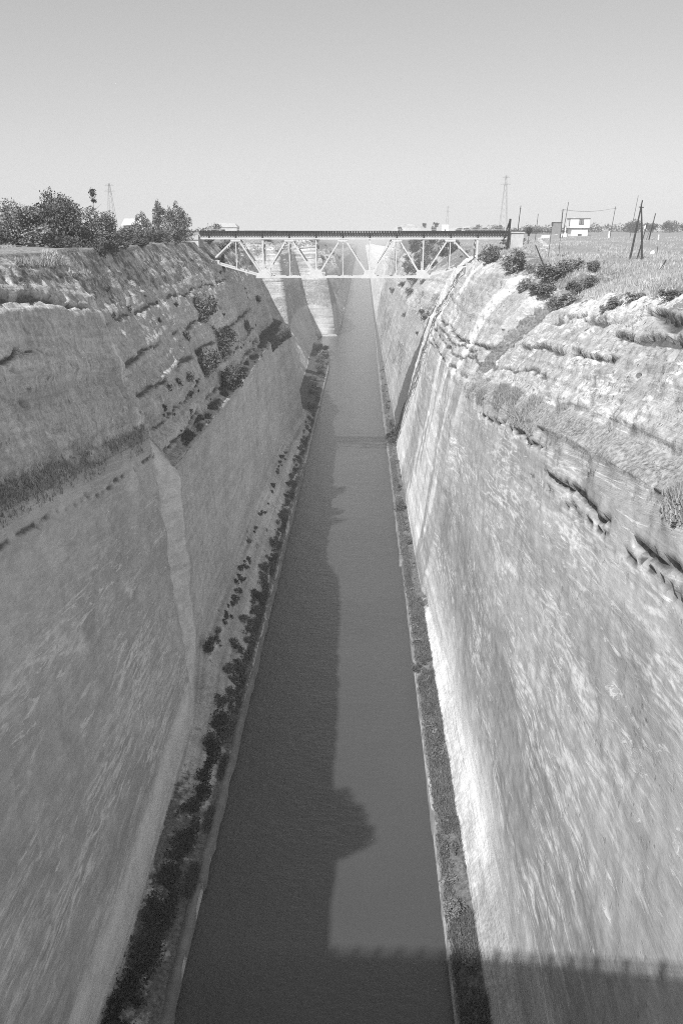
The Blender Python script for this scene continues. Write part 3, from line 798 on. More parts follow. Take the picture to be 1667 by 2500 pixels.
for i in range(60):
    y = r.uniform(98, 225); s = r.choice((0, 0, 1, 2))
    j = int(np.searchsorted(LYS, y))
    k = r.uniform(5.0, 5.5) if s == 0 else (r.uniform(4.0, 4.9) if s == 1 else r.uniform(6.2, 8.4))
    c = LP_[j][int(np.argmin(np.abs(LKEY[j]-k)))]
    w = r.uniform(.35, 1.0)
    shrub('cliff_shrub', 'one of the tiny dark shrubs dotting the shaded left cliff face', 'shrub', (c[0]+.1, c[1], c[2]-.2), w, w*r.uniform(.8, 1.5), i, 'tiny shrubs on the shaded cliff', True)
# shrubs on the left bank
for i, (x, y, w, h, lb) in enumerate((
    (-20.8, 97.2, 2.2, 4.2, 'dark oblong bush against the foot of the left cliff'),
    (-17.2, 164.4, 2.4, 2.4, 'bank shrub furthest along the left quay before the railway bridge'),
    (-17.2, 148.9, 2.7, 2.8, 'large dark bank shrub second furthest along the left quay'),
    (-17.9, 135.3, 2.2, 2.4, 'dark shrub on the left bank, third furthest of the row'),
    (-18.0, 123.3, 2.2, 2.4, 'dark shrub in the middle of the left bank row'),
    (-18.3, 112.9, 2.0, 2.6, 'dark bank shrub level with the oblong bush at the cliff foot'),
    (-18.4, 104.8, 2.0, 2.6, 'bank shrub just nearer than the one level with the oblong bush'),
    (-18.5, 97.9, 2.0, 2.6, 'bank shrub third nearest in the left quay row'),
    (-18.6, 91.4, 2.0, 2.4, 'bank shrub second nearest in the left quay row'),
    (-18.4, 84.6, 1.8, 2.4, 'nearest separate shrub of the left quay row'),
    (-17.8, 280, 3.2, 4.6, 'dark scrub on the left bank beyond the railway bridge'),
    (-19.5, 404, 8.5, 6.5, 'biggest dark bush on the bulge of the left bank far beyond the bridge'))):
    shrub('bank_shrub', lb, 'shrub', (x, y, ground(x, y)-.3), w*.8, h*.65, i, depth=w*1.7)
r = random.Random(12)
for i in range(34):
    y = 100*math.exp(r.uniform(-.2, 1.3)); x = r.uniform(-17.9, -16.7)
    w = r.uniform(.8, 1.9)
    shrub('bank_shrub', 'one of the low dark shrubs along the shaded left bank', 'shrub', (x, y, ground(x, y)-.2), w, w*.8, i, 'low shrubs on the left bank', True, depth=w*2.0)
for i in range(44):
    y = 99*math.exp(.75*r.random())
    j = int(np.searchsorted(LYS, y))
    c = LP_[j][int(np.argmin(np.abs(LKEY[j]-r.uniform(2.35, 2.62))))]
    w = r.uniform(.5, 1.4)
    shrub('slope_shrub', 'one of the small shrubs in a line halfway up the talus of the left wall', 'shrub', (c[0], c[1], c[2]-.2), w, w*r.uniform(.7, 1.3), i, 'shrub line on the left talus', True, depth=w*1.8)
for i in range(26):
    y = r.uniform(290, 445); x = -16.2-r.random()*(4.5 if y < 420 else 7)
    w = r.uniform(2.2, 4.6)
    shrub('bank_shrub', 'one of the dark shrubs covering the bulge of the left bank beyond the bridge', 'shrub', (x, y, ground(x, y)-.4), w, w*.7, i, 'shrubs on the left bank bulge')
# right bank
for i, (x, y, w, h, lb) in enumerate((
    (9.0, 174.3, 3.0, 3.2, 'dark curly bush on the right bank, overhanging the water'),
    (9.2, 58.4, 2.4, 2.2, 'round leafy bush at the water edge near the bridge shadow'),
    (8.5, 103.6, 1.5, 1.9, 'small pale bush leaning over the right quay'),
    (8.9, 283, 2.2, 4.0, 'bush on the right bank beyond the railway bridge'),
    (9.3, 236, 3.0, 3.4, 'dark bush at the foot of the drain gully on the right bank'),
    (9.9, 248, 2.4, 4.6, 'dark bush in the mouth of the drain gully'))):
    shrub('bank_shrub', lb, 'shrub', (x, y, ground(x, y)-.3), w, h, i)
for i in range(40):
    y = 60*math.exp(r.uniform(-.3, 1.9)); x = r.uniform(9.0, 10.4)
    w = r.uniform(.7, 1.6)
    shrub('bank_shrub', 'one of the low shrubs along the sunlit right bank', 'shrub', (x, y, ground(x, y)-.2), w, w*.75, i, 'low shrubs on the right bank', True, depth=w*2)
# right slope
for i, (x, y, w, h, lb) in enumerate((
    (25.9, 173, 4.4, 4.4, 'rounded tree like bush right under the right end of the railway bridge'),
    (27.6, 152, 5.0, 4.8, 'large bush left of the leaning dark post'),
    (29.6, 146.3, 1.9, 2.2, 'small bush right of the large bush by the leaning post'),
    (27.0, 139.2, 2.6, 2.8, 'bush at the left end of the scrub hollow on the right slope'),
    (27.4, 130.6, 2.4, 2.3, 'lowest small bush below the scrub hollow'),
    (30.4, 133, 5.2, 3.4, 'darkest and biggest bush of the scrub hollow on the right slope'),
    (28.6, 129.6, 4.0, 2.2, 'low dark bush at the foot of the biggest bush in the hollow'),
    (32.8, 134, 4.2, 3.0, 'bush behind the biggest bush of the hollow'),
    (36.3, 131.2, 2.5, 2.1, 'compact round dark bush on the grass above the hollow'),
    (33.0, 128.6, 3.2, 2.2, 'grey bush in the middle of the hollow'),
    (35.0, 127.5, 2.8, 2.5, 'grey bush at the right end of the hollow'),
    (30.3, 121.5, 3.8, 2.6, 'bush at the top of the dark gully in the right cliff'),
    (28.3, 122.9, 2.0, 2.8, 'narrow bush inside the dark gully of the right cliff'),
    (27.6, 90, 2.4, 1.6, 'bush on the right cliff edge, left of a pale broken bank'),
    (28.6, 87.2, 2.8, 1.4, 'low wide bush on the right cliff edge above the broken bank'),
    (27.2, 92, 1.6, 1.2, 'small bush at the lower left of the pale broken bank'),
    (27.3, 74.2, 2.2, 1.4, 'bush on the right cliff edge nearest the picture edge'),
    (17.7, 42.5, .75, .8, 'little round dark bush on the near end of the right berm'),
    (32.4, 91.5, 1.0, .9, 'small dark tuft alone on the grass near the twin leaning posts'))):
    k = 1.15 if w > 1.1 else 1.0
    shrub('slope_bush', lb, 'bush', at(x, y, -.5), w*k, h*k*.85, i if i in (0, 5, 17) else 2*i+1, small=w < 1.1)
r = random.Random(21)
for i in range(46):
    y = r.uniform(262, 520); x = r.uniform(17, 46) if i > 12 else r.uniform(24, 40)
    w = r.uniform(2.2, 5.4)*(y/380)
    if i < 20:
        y = r.uniform(360, 500); x = r.uniform(24, 42); w = r.uniform(5.5, 9.5)
    shrub('slope_bush', 'one of the dark bushes covering the right slope beyond the bridge', 'bush', at(x, y, -.4), w, w*.8, i, 'bushes on the right slope beyond the bridge')
t = thing('slope_bush', (22.0, 285, 32.2), 'dark bush sticking out of the right cliff beside the drain gully', 'bush')
link('crown', leaf_mesh('crown', rnd_blobs(77, 7, 3.8, 4.0), 900, .34, 78, LEAF), t)
MB().tube([(1.2, 0, -.3, .14), (.5, 0, .8, .1), (0, 0, 2.2, .05)]).build('stem', BARK, t)
r = random.Random(31)
for i in range(30):
    y = r.uniform(505, 900); x = -r.uniform(24, 60)
    w = r.uniform(3, 7)
    shrub('far_bush', 'one of the hazy bushes on the far left slope seen through the bridge', 'bush', at(x, y, -.6), w, w*.75, i, 'bushes on the far left slope')
for i, (x, y, w, h) in enumerate(((-31, 240, 3.5, 2.5), (-37, 222, 5, 3), (-39, 250, 6, 3.5), (-42, 270, 6, 3.5), (-38, 205, 4, 2.6), (-47, 345, 6, 4), (-45, 400, 6, 4))):
    shrub('rim_bush', 'one of the bushes on the left cliff top seen through the bridge truss', 'bush', at(x, y, -.6), w, h, i, 'bushes on the left cliff top behind the bridge')
# far trees on the right skyline
for i, (px, Y, w, h, lb) in enumerate((
    (975, 680, 3.6, 4.0, 'leftmost tiny tree on the pale mound'), (995, 686, 5.4, 4.4, 'second tiny tree on the pale mound'),
    (1035, 690, 4.4, 6.0, 'upright tiny tree at the middle of the pale mound'), (1063, 690, 5.2, 6.0, 'tree on the right shoulder of the pale mound'),
    (1057, 660, 6.0, 6.0, 'dark tree at the foot of the pale mound left of the white hut'),
    (1117, 640, 6.0, 4.6, 'first round tree right of the white hut'), (1136, 650, 6.4, 4.2, 'second round tree right of the white hut'),
    (1158, 640, 7.0, 4.4, 'third round tree right of the white hut'), (1164, 800, 7.0, 8.0, 'tree standing highest on the rise behind the right end of the bridge'),
    (1178, 640, 6.6, 4.4, 'fourth round tree right of the white hut'), (1195, 640, 6.0, 4.0, 'fifth round tree right of the white hut'),
    (1217, 600, 8.6, 6.2, 'largest round tree left of the bridge end frame'))):
    x = (px-885)*(Y*.942+3)/1944
    tree('far_tree', lb, at(x, Y, 2.5 if i < 4 else 0), rnd_blobs(400+i, 7, w, h*.8, h*.2), 420, .75, 420+i, h*.6, .2)
for i, (x, y, w, h, sd, lb) in enumerate((
    (45.5, 262, 5.6, 4.6, 1, 'leafy tree right behind the pale bridge abutment'),
    (49.0, 268, 4.6, 4.4, 2, 'bushy tree with a knotted top right of the leafy tree at the abutment'),
    (52.0, 266, 1.8, 6.0, 3, 'slender tree with a small ball top near the footpath'),
    (172, 540, 14, 10.2, 4, 'spiky dark tree on the skyline behind the tripod of poles'),
    (196, 545, 16, 9.4, 5, 'wide spiky tree on the skyline near the right edge'),
    (186, 548, 14, 7.0, 6, 'low spiky bush left of the wide skyline tree'),
    (209, 552, 12, 6.4, 7, 'low spiky bush right of the wide skyline tree'))):
    b = rnd_blobs(440+sd, 9, w, h*.85, h*.1) if w > 2 else [(0, 0, 5.4, .8, .8, 1.0), (0, 0, 4.4, .4, .4, .6)]
    tree('skyline_tree', lb, at(x, y), b, 1000 if y > 300 else 1500, .7 if y > 300 else .35, 450+i, h*.6, .2)
v, q = [], []
r = random.Random(44)
bl = []
for i in range(150):
    x = r.uniform(70, 330)
    y = 560+r.uniform(-18, 30)+.1*x
    h = r.uniform(4.0, 7.0)
    bl.append((x, y, ground(x, y)+h*.35, r.uniform(3, 6), r.uniform(2, 4), h*.6))
tl = link('treeline', leaf_mesh('treeline', bl, 14000, .9, 45, LEAF, freq=.2))
tag(tl, 'long dark hedge line of scrub along the right skyline', 'treeline', kind='stuff')
bl = []
for i in range(70):
    x = r.uniform(-420, -75); y = 420+r.uniform(-40, 60)
    h = r.uniform(2.0, 4.0)
    bl.append((x, y, ground(x, y)+h*.35, r.uniform(3, 6), r.uniform(2, 4), h*.6))
tl = link('treeline', leaf_mesh('treeline', bl, 5000, .9, 46, LEAF, freq=.2))
tag(tl, 'low dark scrub far back on the left plateau', 'treeline', kind='stuff')

# grasses: stuff
def tufts(name, pts, h, w, blades, seed, mat, label):
    r = np.random.default_rng(seed)
    n = len(pts)
    p = np.repeat(np.asarray(pts), blades, 0)
    N = len(p)
    p = p + np.concatenate([r.normal(size=(N, 2))*h*.28, np.zeros((N, 1))], 1)
    a = r.random(N)*6.283
    hh = h*(.5+.8*r.random(N))
    lean = r.normal(size=(N, 2))*hh[:, None]*.35
    sx = np.stack([np.cos(a), np.sin(a), 0*a], 1)*w*.5
    top = p+np.concatenate([lean, hh[:, None]], 1)
    v = np.stack([p-sx-[0, 0, .1], p+sx-[0, 0, .1], top], 1).reshape(-1, 3)
    o = link(name, np_mesh(name, v, tris=np.arange(N*3).reshape(N, 3), mat=mat))
    return tag(o, label, 'grass', kind='stuff')
def sample(P, KEY, ys, k0, k1, y0, y1, n, seed, mask=None):
    r = np.random.default_rng(seed)
    out = []
    i0, i1 = np.searchsorted(ys, (y0, y1))
    sub = P[i0:i1, :]; kk = KEY[i0, :]
    js = np.where((kk >= k0) & (kk <= k1))[0]
    while len(out) < n:
        yy = y0*(y1/y0)**r.random(n)
        ii = np.clip(np.searchsorted(ys, yy), 0, len(ys)-2)
        jj = r.choice(js[:-1], n)
        f, g = r.random(n)[:, None], r.random(n)[:, None]
        p = (P[ii, jj]*(1-f)+P[ii+1, jj]*f)*(1-g)+(P[ii, jj+1]*(1-f)+P[ii+1, jj+1]*f)*g
        if mask is not None: p = p[mask(p)]
        out += list(p)
    return np.array(out[:n])
msk = lambda s, t, sd: (lambda p: vnoise(p[:, 0]*s, p[:, 1]*s*.5, p[:, 2]*s, sd) > t)
tufts('berm_grass', sample(RP_, RKEY, RYS, 3.97, 5.06, 32, 124, 7000, 1, msk(.42, .10, 3)), .42, .085, 3, 2, BERM, 'wiry dry grass covering the sloping berm of the right cliff')
tufts('berm_grass', sample(LP_, LKEY, LYS, 3.97, 5.06, 40, 94, 1500, 3, msk(.5, -.2, 4)), .42, .085, 3, 4, BERM, 'shaded wiry grass covering the berm of the left cliff')
tufts('ledge_grass', sample(LP_, LKEY, LYS, 4.35, 5.02, 98, 215, 3000, 5, msk(.6, .05, 5)), .5, .13, 4, 6, DARKG, 'dark weeds growing along the lower ledge of the left cliff')
tufts('ledge_grass', sample(LP_, LKEY, LYS, 3.9, 5.02, 220, 275, 4000, 7), .9, .22, 4, 8, DARKG, 'dark weeds on the flat top of the buttress past the ledge')
tufts('bank_grass', sample(LP_, LKEY, LYS, 1.15, 1.5, 60, 330, 6000, 9, msk(.45, .0, 6)), .6, .11, 4, 10, DARKG, 'dark weeds growing on the shaded left bank')
tufts('bank_grass', sample(RP_, RKEY, RYS, 1.1, 2.03, 34, 330, 16000, 11, msk(.5, -.4, 7)), .55, .10, 4, 12, leaf_material('bank_weed', .09, .24), 'weeds and grass growing on the sunlit right bank')
tufts('dry_grass', sample(RP_, RKEY, RYS, 7.6, 10.6, 60, 420, 26000, 13, msk(.16, -.2, 8)), .55, .13, 4, 14, DRY, 'dry pale grass covering the plateau on the right')
tufts('dry_grass', sample(LP_, LKEY, LYS, 8.3, 10.05, 62, 108, 6000, 15, msk(.2, -.1, 9)), .38, .09, 4, 16, DRY, 'bright dry grass on the left cliff top at the picture edge')
bl = []
for i in range(120):
    y = 36+54*r.random()**1.3
    x = -17.7-2.4*r.random()*(.35+.65*(90-y)/54)
    bl.append((x, y, ground(x, y)+.35, r.uniform(.6, 1.2), r.uniform(1.2, 2.4), r.uniform(.5, 1.1)))
tag(link('undergrowth', leaf_mesh('undergrowth', bl, 26000, .24, 47, leaf_material('shade_leaf', .03, .07), freq=.8)), 'dense black undergrowth on the near left bank under the cliff', 'undergrowth', kind='stuff')  # leaf colour darkened for the shade under the cliff

bl = []
for i in range(260):
    y = 84*math.exp(1.15*r.random())
    x = -16.9-1.1*r.random()**1.5
    s = r.uniform(.25, .8)
    bl.append((x, y, ground(x, y)+.15, s, s*2.2, s*.8))
tag(link('undergrowth', leaf_mesh('undergrowth', bl, 15000, .30, 48, DARKG, freq=.8, gap=.3), None), 'low ragged scrub along the left quay in the middle distance', 'undergrowth', kind='stuff')
bl = []
for i in range(200):
    y = 40*math.exp(2.0*r.random())
    x = 9.0+1.5*r.random()
    s = r.uniform(.25, .7)
    bl.append((x, y, ground(x, y)+.12, s*.8, s*2.0, s*.7))
tag(link('undergrowth', leaf_mesh('undergrowth', bl, 20000, .26, 49, DARKG, freq=.8, gap=.2), None), 'low ragged scrub on the right bank', 'undergrowth', kind='stuff')

# ------------------------------------------------------------------ railway bridge
PAINT = plain('pale_bridge_paint', .56, .6, .14, 1.2)
WEB = plain('girder_paint', .36, .7, .18, .8)
TIMBER = plain('dark_timber', .045, .9, .3, 3)
PIER = plain('pale_masonry', .50, .9, .2, .8, .05)
br = thing('railway_bridge', (0, 187.5, 52.65), 'pale steel truss railway bridge crossing high over the canal', 'bridge')
SP = 5.975
bot = [-22.3, -10.35, 1.6, 13.55]
top = [-28.3, -16.35, -4.4, 7.55, 19.5]
zt = 8.15
for ty, nm in ((0.0, 'near'), (4.2, 'rear')):
    ch = MB()
    ch.bar((-38, ty, zt+.05), (32.4, ty, zt+.05), .62, .26)
    ch.build('top_chord', PAINT, br)
    bc = MB()
    bc.bar((bot[0], ty, 0), (bot[-1], ty, 0), .40, .34)
    bc.build('bottom_chord', PAINT, br)
    for a, b in (((bot[0], 0), (-33.0, 2.95)), ((bot[-1], 0), (23.6, 2.45))):
        MB().bar((a[0], ty, a[1]), (b[0], ty, b[1]), .36, .28).build('end_chord', PAINT, br)
    for i, x in enumerate(bot):
        g = MB().poly([(x-1.75, ty-.27, -.25), (x+1.75, ty-.27, -.25), (x+1.6, ty-.27, .3), (x+.75, ty-.27, 1.35), (x-.75, ty-.27, 1.35), (x-1.6, ty-.27, .3),
                       (x-1.75, ty+.27, -.25), (x+1.75, ty+.27, -.25), (x+1.6, ty+.27, .3), (x+.75, ty+.27, 1.35), (x-.75, ty+.27, 1.35), (x-1.6, ty+.27, .3)],
                      [(0, 1, 2, 3, 4, 5), (11, 10, 9, 8, 7, 6), (0, 6, 7, 1), (1, 7, 8, 2), (2, 8, 9, 3), (3, 9, 10, 4), (4, 10, 11, 5), (5, 11, 6, 0)])
        g.build('gusset', PAINT, br)
        MB().bar((x, ty, 1.0), (x, ty, zt-.1), .27, .26, up=(0, 1, 0)).build('vertical', PAINT, br)
    for x in top:
        MB().box((x-1.1, ty-.26, zt-.55), (x+1.1, ty+.26, zt-.12)).build('gusset', PAINT, br)
        zb = .2 if -20 < x < 18 else 1.68
        MB().bar((x, ty, zb), (x, ty, zt-.5), .17, .18, up=(0, 1, 0)).build('hanger', PAINT, br)
    MB().bar((top[-1]+SP, ty, 2.2), (top[-1]+SP, ty, zt-.1), .36, .32, up=(0, 1, 0)).build('vertical', PAINT, br)
    for i, x in enumerate(top):
        for b in bot:
            if abs(b-x) < 7:
                sg = 1 if b > x else -1
                MB().bar((x+sg*.8, ty, zt-.5), (b-sg*.7, ty, .9), .29, .26, up=(0, 1, 0)).build('diagonal', PAINT, br)
    MB().bar((top[0]-.8, ty, zt-.5), (-33.0, ty, 4.2), .32, .28, up=(0, 1, 0)).build('diagonal', PAINT, br)
    MB().bar((top[-1]+.8, ty, zt-.5), (24.2, ty, 4.0), .32, .28, up=(0, 1, 0)).build('diagonal', PAINT, br)
    gd = MB().box((-36.4, ty+(-.06 if ty == 0 else -.1), zt+.185), (32.4, ty+(.1 if ty == 0 else .06), zt+1.2))
    gd.box((-36.4, ty-.16, zt+1.2), (32.4, ty+.16, zt+1.34))
    gd.build('plate_girder', WEB, br)
br2 = MB()
for k in range(12):
    x = -34.27+k*SP
    br2.poly([(x-.12, -.58, zt+1.19), (x+.12, -.58, zt+1.19), (x+.12, -.22, zt+.19), (x-.12, -.22, zt+.19), (x-.12, -.065, zt+1.19), (x+.12, -.065, zt+1.19), (x+.12, -.065, zt+.19), (x-.12, -.065, zt+.19)],
             [(0, 1, 2, 3), (7, 6, 5, 4), (0, 4, 5, 1), (1, 5, 6, 2), (2, 6, 7, 3), (3, 7, 4, 0)])
br2.build('bracket', TIMBER, br)
sl = MB()
for k in range(115):
    x = -36.2+k*.598
    sl.box((x-.15, -.60, zt+1.345), (x+.15, 4.9, zt+1.56))
o = sl.build('sleepers', TIMBER, br)
wk = MB().box((-36.4, -.30, zt+1.565), (32.4, .5, zt+1.68)); wk.box((-36.4, 3.8, zt+1.565), (32.4, 4.95, zt+1.68))
wk.build('walkway', TIMBER, br)
fs = MB().box((-36.4, -.56, zt+1.12), (32.4, -.42, zt+1.34))  # added dark strip and teeth, standing in for the sleepers' shadow on the web
for k in range(115): fs.box((-36.28+k*.598, -.54, zt+.92), (-36.06+k*.598, -.2, zt+1.118))
fs.build('sleeper_shadow_strip', TIMBER, br)
for yy in (1.4, 2.84):
    MB().bar((-45, yy, zt+1.64), (45, yy, zt+1.64), .07, .15).build('rail', TIMBER, br)
for yy in (4.85,):
    rl = MB()
    for z in (zt+2.0, zt+2.32): rl.bar((-36.2, yy, z), (32.3, yy, z), .05)
    for k in range(24): rl.bar((-36.1+k*2.97, yy, zt+1.6), (-36.1+k*2.97, yy, zt+2.34), .06)
    rl.build('railing', PAINT, br)
lat = MB()
xs = [-28.3, -22.3, -16.35, -10.35, -4.4, 1.6, 7.55, 13.55, 19.5]
for i, x in enumerate(xs):
    zb = 1.66 if abs(x+4.4) > 20 else .05
    lat.bar((x, .2, zb), (x, 4.0, zb), .2, .22)
    if i < len(xs)-1 and abs(x+4.4) < 20 and abs(xs[i+1]+4.4) < 20:
        lat.bar((x, .2, .0), (xs[i+1], 4.0, .0), .12); lat.bar((x, 4.0, .02), (xs[i+1], .2, .02), .12)
lat.build('cross_bracing', PAINT, br)
for x in xs:
    MB().bar((x, .2, zt-.1), (x, 4.0, 1.9), .10).bar((x, 4.0, zt-.1), (x, .2, 1.9), .10).build('sway_brace', WEB, br)
ab = MB().box((32.5, -.9, 5.4), (35.4, 5.2, 9.4)); ab.box((32.3, -1.1, 9.4), (35.6, 5.4, 9.65)).box((34.4, -1.0, 4.6), (35.5, 5.2, 5.4))
ab.build('abutment', PIER, br)
ab = MB().box((-42.0, -.9, 4.6), (-36.5, 5.2, 8.0)); ab.box((-42.2, -1.1, 8.0), (-36.45, 5.4, 9.0))
ab.build('abutment', PIER, br)
for s, x, z in ((-1, -33.6, 2.0), (1, 24.2, 1.4)):
    MB().box((x-1.1, -.7, z-1.6), (x+1.1, 4.9, z+.75)).box((x-.8, -.5, z+.75), (x+.8, .5, z+1.5)).box((x-.8, 3.7, z+.75), (x+.8, 4.7, z+1.5)).build('bearing_block', PIER, br)
fr = thing('end_frame', (32.0, 185.6, 59.0), 'dark leaning A shaped timber frame at the right end of the railway bridge', 'frame')
MB().bar((-.2, 0, -.4), (.12, .2, 6.0), .34).build('post', TIMBER, fr)
MB().bar((-1.25, -.3, 1.3), (.06, .12, 5.9), .2).build('brace', TIMBER, fr)
MB().bar((-.75, 0, 3.2), (.0, .1, 3.2), .14).build('crosspiece', TIMBER, fr)

# ------------------------------------------------------------------ road bridge the picture is taken from (its shadow shows)
rb = thing('road_bridge', (0, -5, 61.2), 'steel road bridge behind the viewer whose straight shadow crosses the water', 'bridge')
MB().box((-44, -4.6, -.45), (42, 4.45, .2)).build('deck', CONC, rb)
gm = MB()
for yy in (-4.2, -1.5, 1.5, 4.1): gm.box((-38, yy-.2, -2.2), (36, yy+.2, -.46))
gm.build('girder', PAINT, rb)
rl = MB()
for yy in (-4.4, 4.3):
    for z in (.55, .95, 1.25): rl.bar((-42, yy, z), (40, yy, z), .07)
    for k in range(42): rl.bar((-42+k*2, yy, .2), (-42+k*2, yy, 1.35), .28)
    for k in range(410): rl.bar((-42+k*.2, yy, .3), (-42+k*.2, yy, .95), .025)
rl.build('railing', PAINT, rb)

# ------------------------------------------------------------------ poles, signs, posts
POLE = plain('weathered_pole', .055, .9, .3, 2)
POLEG = plain('grey_pole', .10, .9, .25, 2)
WHITE = plain('whitewash', .80, .85, .05, .8)
INS = plain('insulator', .6, .4, .1, 3)
def pole(label, base, topv, r0, arm=None, mat=None, collar=None, group=None):
    b = Vector(base); t = Vector(topv)-b
    o = thing('utility_pole', base, label, 'pole', group)
    d = t.normalized()
    MB().tube([(-d.x*.4, -d.y*.4, -d.z*.4, r0), (t.x*.5, t.y*.5, t.z*.5, r0*.85), (t.x, t.y, t.z, r0*.65)], 8).build('shaft', mat or POLE, o)
    if arm:
        c = t*.93
        MB().bar((c.x-arm/2, c.y, c.z), (c.x+arm/2, c.y, c.z), .12).build('crossarm', POLE, o)
        ins = MB()
        for s in (-.45, 0, .45): ins.tube([(c.x+arm*s, c.y, c.z+.06, .06), (c.x+arm*s, c.y, c.z+.30, .04)], 6)
        ins.build('insulator', INS, o)
    if collar:
        MB().tube([(-.55, -.3, -.3, .38), (-.55, -.3, 2.4, .34), (-.55, -.3, 2.45, .05)], 8).build('footing_post', WHITE, o)
    return o
tp = thing('pole_tripod', (47.2, 148.7, ground(47.2, 148.7)), 'three dark timber poles leaning together into an A on the grass', 'poles')
g = tp.location.z
AP = (.95, .2, 66.95-g)
MB().tube([(-.1, 0, -.5, .19), (.45, .1, 4.6, .16), (1.0, .2, 67.6-g, .10)], 8).build('pole', POLE, tp)
MB().tube([(2.1, .05, -.5, .19), (1.55, .1, 4.4, .16), (.88, .22, 67.05-g, .11)], 8).build('pole', POLE, tp)
MB().bar((.5, .1, 66.5-g), (1.35, .2, 66.45-g), .14).build('tie', POLE, tp)
pole('thin pair of leaning poles with a white insulator beside the tripod', (48.9, 150.4, ground(48.9, 150.4)), (50.1, 150.6, 64.0), .09)
o = pole('second thin leaning pole crossing behind the tripod leg', (49.3, 151.2, ground(49.3, 151.2)), (50.3, 151.3, 63.9), .07)
MB().tube([(.62, 0, 5.0, .13), (.66, 0, 5.4, .15), (.7, 0, 5.7, .08)], 8).build('insulator', WHITE, o)
pole('stubby dark pole right of the tripod in front of the hedge', (101, 300, ground(101, 300)), (102.2, 300, 68.0), .24)
pole('thinner pole crossing the stubby dark pole near the tripod', (99.4, 298, ground(99.4, 298)), (101.6, 299, 66.3), .11, mat=POLEG)
pole('thick dark pole with a short crossarm beside the grey signboard', (88.4, 380, 59.3), (88.6, 380, 71.2), .30, arm=1.9)
pole('tall thin pole leaning right next to the thick crossarm pole', (88.9, 378, 59.3), (90.3, 378, 74.0), .17)
pole('pole with a white painted footing right of the white house', (110.5, 380, 59.4), (111.6, 380, 72.2), .19, arm=1.0, collar=True, mat=POLEG)
pole('tallest slim pole on the skyline left of the tripod', (109.9, 350, 59.3), (111.4, 350, 75.6), .14, mat=POLEG)
pole('pole rising behind the trees at the right end of the railway bridge', (47.6, 262, 58.6), (48.2, 262, 69.6), .16, arm=.5)
pole('short faint pole over the hedge left of the signboard', (67.2, 330, 59.0), (67.6, 330, 68.4), .16, mat=POLEG)
pole('thin pole among the trees on the left cliff top', (-44.5, 195, 60.6), (-44.7, 195, 68.0), .10)
pole('dark bare post leaning left over the scrub hollow on the right slope', (32.3, 149, ground(32.3, 149)), (30.45, 149, 60.3), .13)
for k, (za, zb, yy) in enumerate(((70.9, 71.5, 380.0), (71.0, 71.6, 380.6))):
    pts = []
    for t in np.linspace(0, 1, 13):
        pts.append((88.5+23*t+k*.6, yy, za+(zb-za)*t-1.1*4*t*(1-t), .035))
    tag(MB().tube(pts, 5).build('overhead_wire', POLE), ('front' if k == 0 else 'rear')+' sagging wire from the crossarm pole to the pole with the white footing', 'wire')
tw = thing('leaning_posts', (45.2, 128.3, ground(45.2, 128.3)), 'two thin leaning posts meeting at the top near the right edge', 'posts')
MB().tube([(-.1, 0, -.3, .06), (.98, .1, 1.75, .06)], 7).build('post', POLE, tw)
MB().tube([(.5, .3, -.3, .05), (1.0, .12, 1.7, .05)], 7).build('post', POLEG, tw)
sb = thing('signboard', (34.6, 155.5, ground(34.6, 155.5)), 'blank grey signboard on thin posts beside the thick crossarm pole', 'signboard')
g = sb.location.z
MB().box((-.1, -.03, 62.05-g), (1.65, .03, 63.95-g)).build('board', plain('sign_grey', .26, .8, .15, 2), sb)
f = MB(); f.box((-.18, -.07, 63.95-g), (1.75, .07, 64.1-g)); f.box((-.2, -.08, 63.5-g), (.1, .08, 63.95-g)); f.build('frame', POLEG, sb)
MB().tube([(-.35, 0, -.3, .05), (-.05, 0, 63.9-g, .05)], 7).build('post', POLEG, sb)
MB().tube([(1.6, 0, -.3, .05), (1.6, 0, 63.9-g, .05)], 7).build('post', POLEG, sb)
def post(label, x, y, h, r, mat, cap=None):
    o = thing('marker_post', (x, y, ground(x, y)), label, 'post')
    MB().tube([(0, 0, -.2, r), (0, 0, h*.9, r*.9), (0, 0, h, r*.5)], 8).build('shaft', mat, o)
    MB().tube([(0, 0, -.25, r*1.5), (0, 0, .18, r*1.3)], 8).build('foot', CONC, o)
post('short white marker post on the grass right of the tripod', 100.8, 290, 1.9, .22, WHITE)
post('grey stub post beside a white stone on the grass', 60.2, 173, 1.5, .09, POLEG)
st = MB(); st.poly([(-.55, -.3, -.1), (.5, -.35, -.1), (.55, .3, -.1), (-.5, .35, -.1), (-.4, -.2, .55), (.1, -.25, .75), (.3, .2, .4), (-.3, .25, .5)],
                   [(3, 2, 1, 0), (0, 1, 5, 4), (1, 2, 6, 5), (2, 3, 7, 6), (3, 0, 4, 7), (4, 5, 6, 7)])
tag(st.build('stone', WHITE, None, at(59.3, 173)), 'bright white stone lying next to the grey stub post', 'stone')

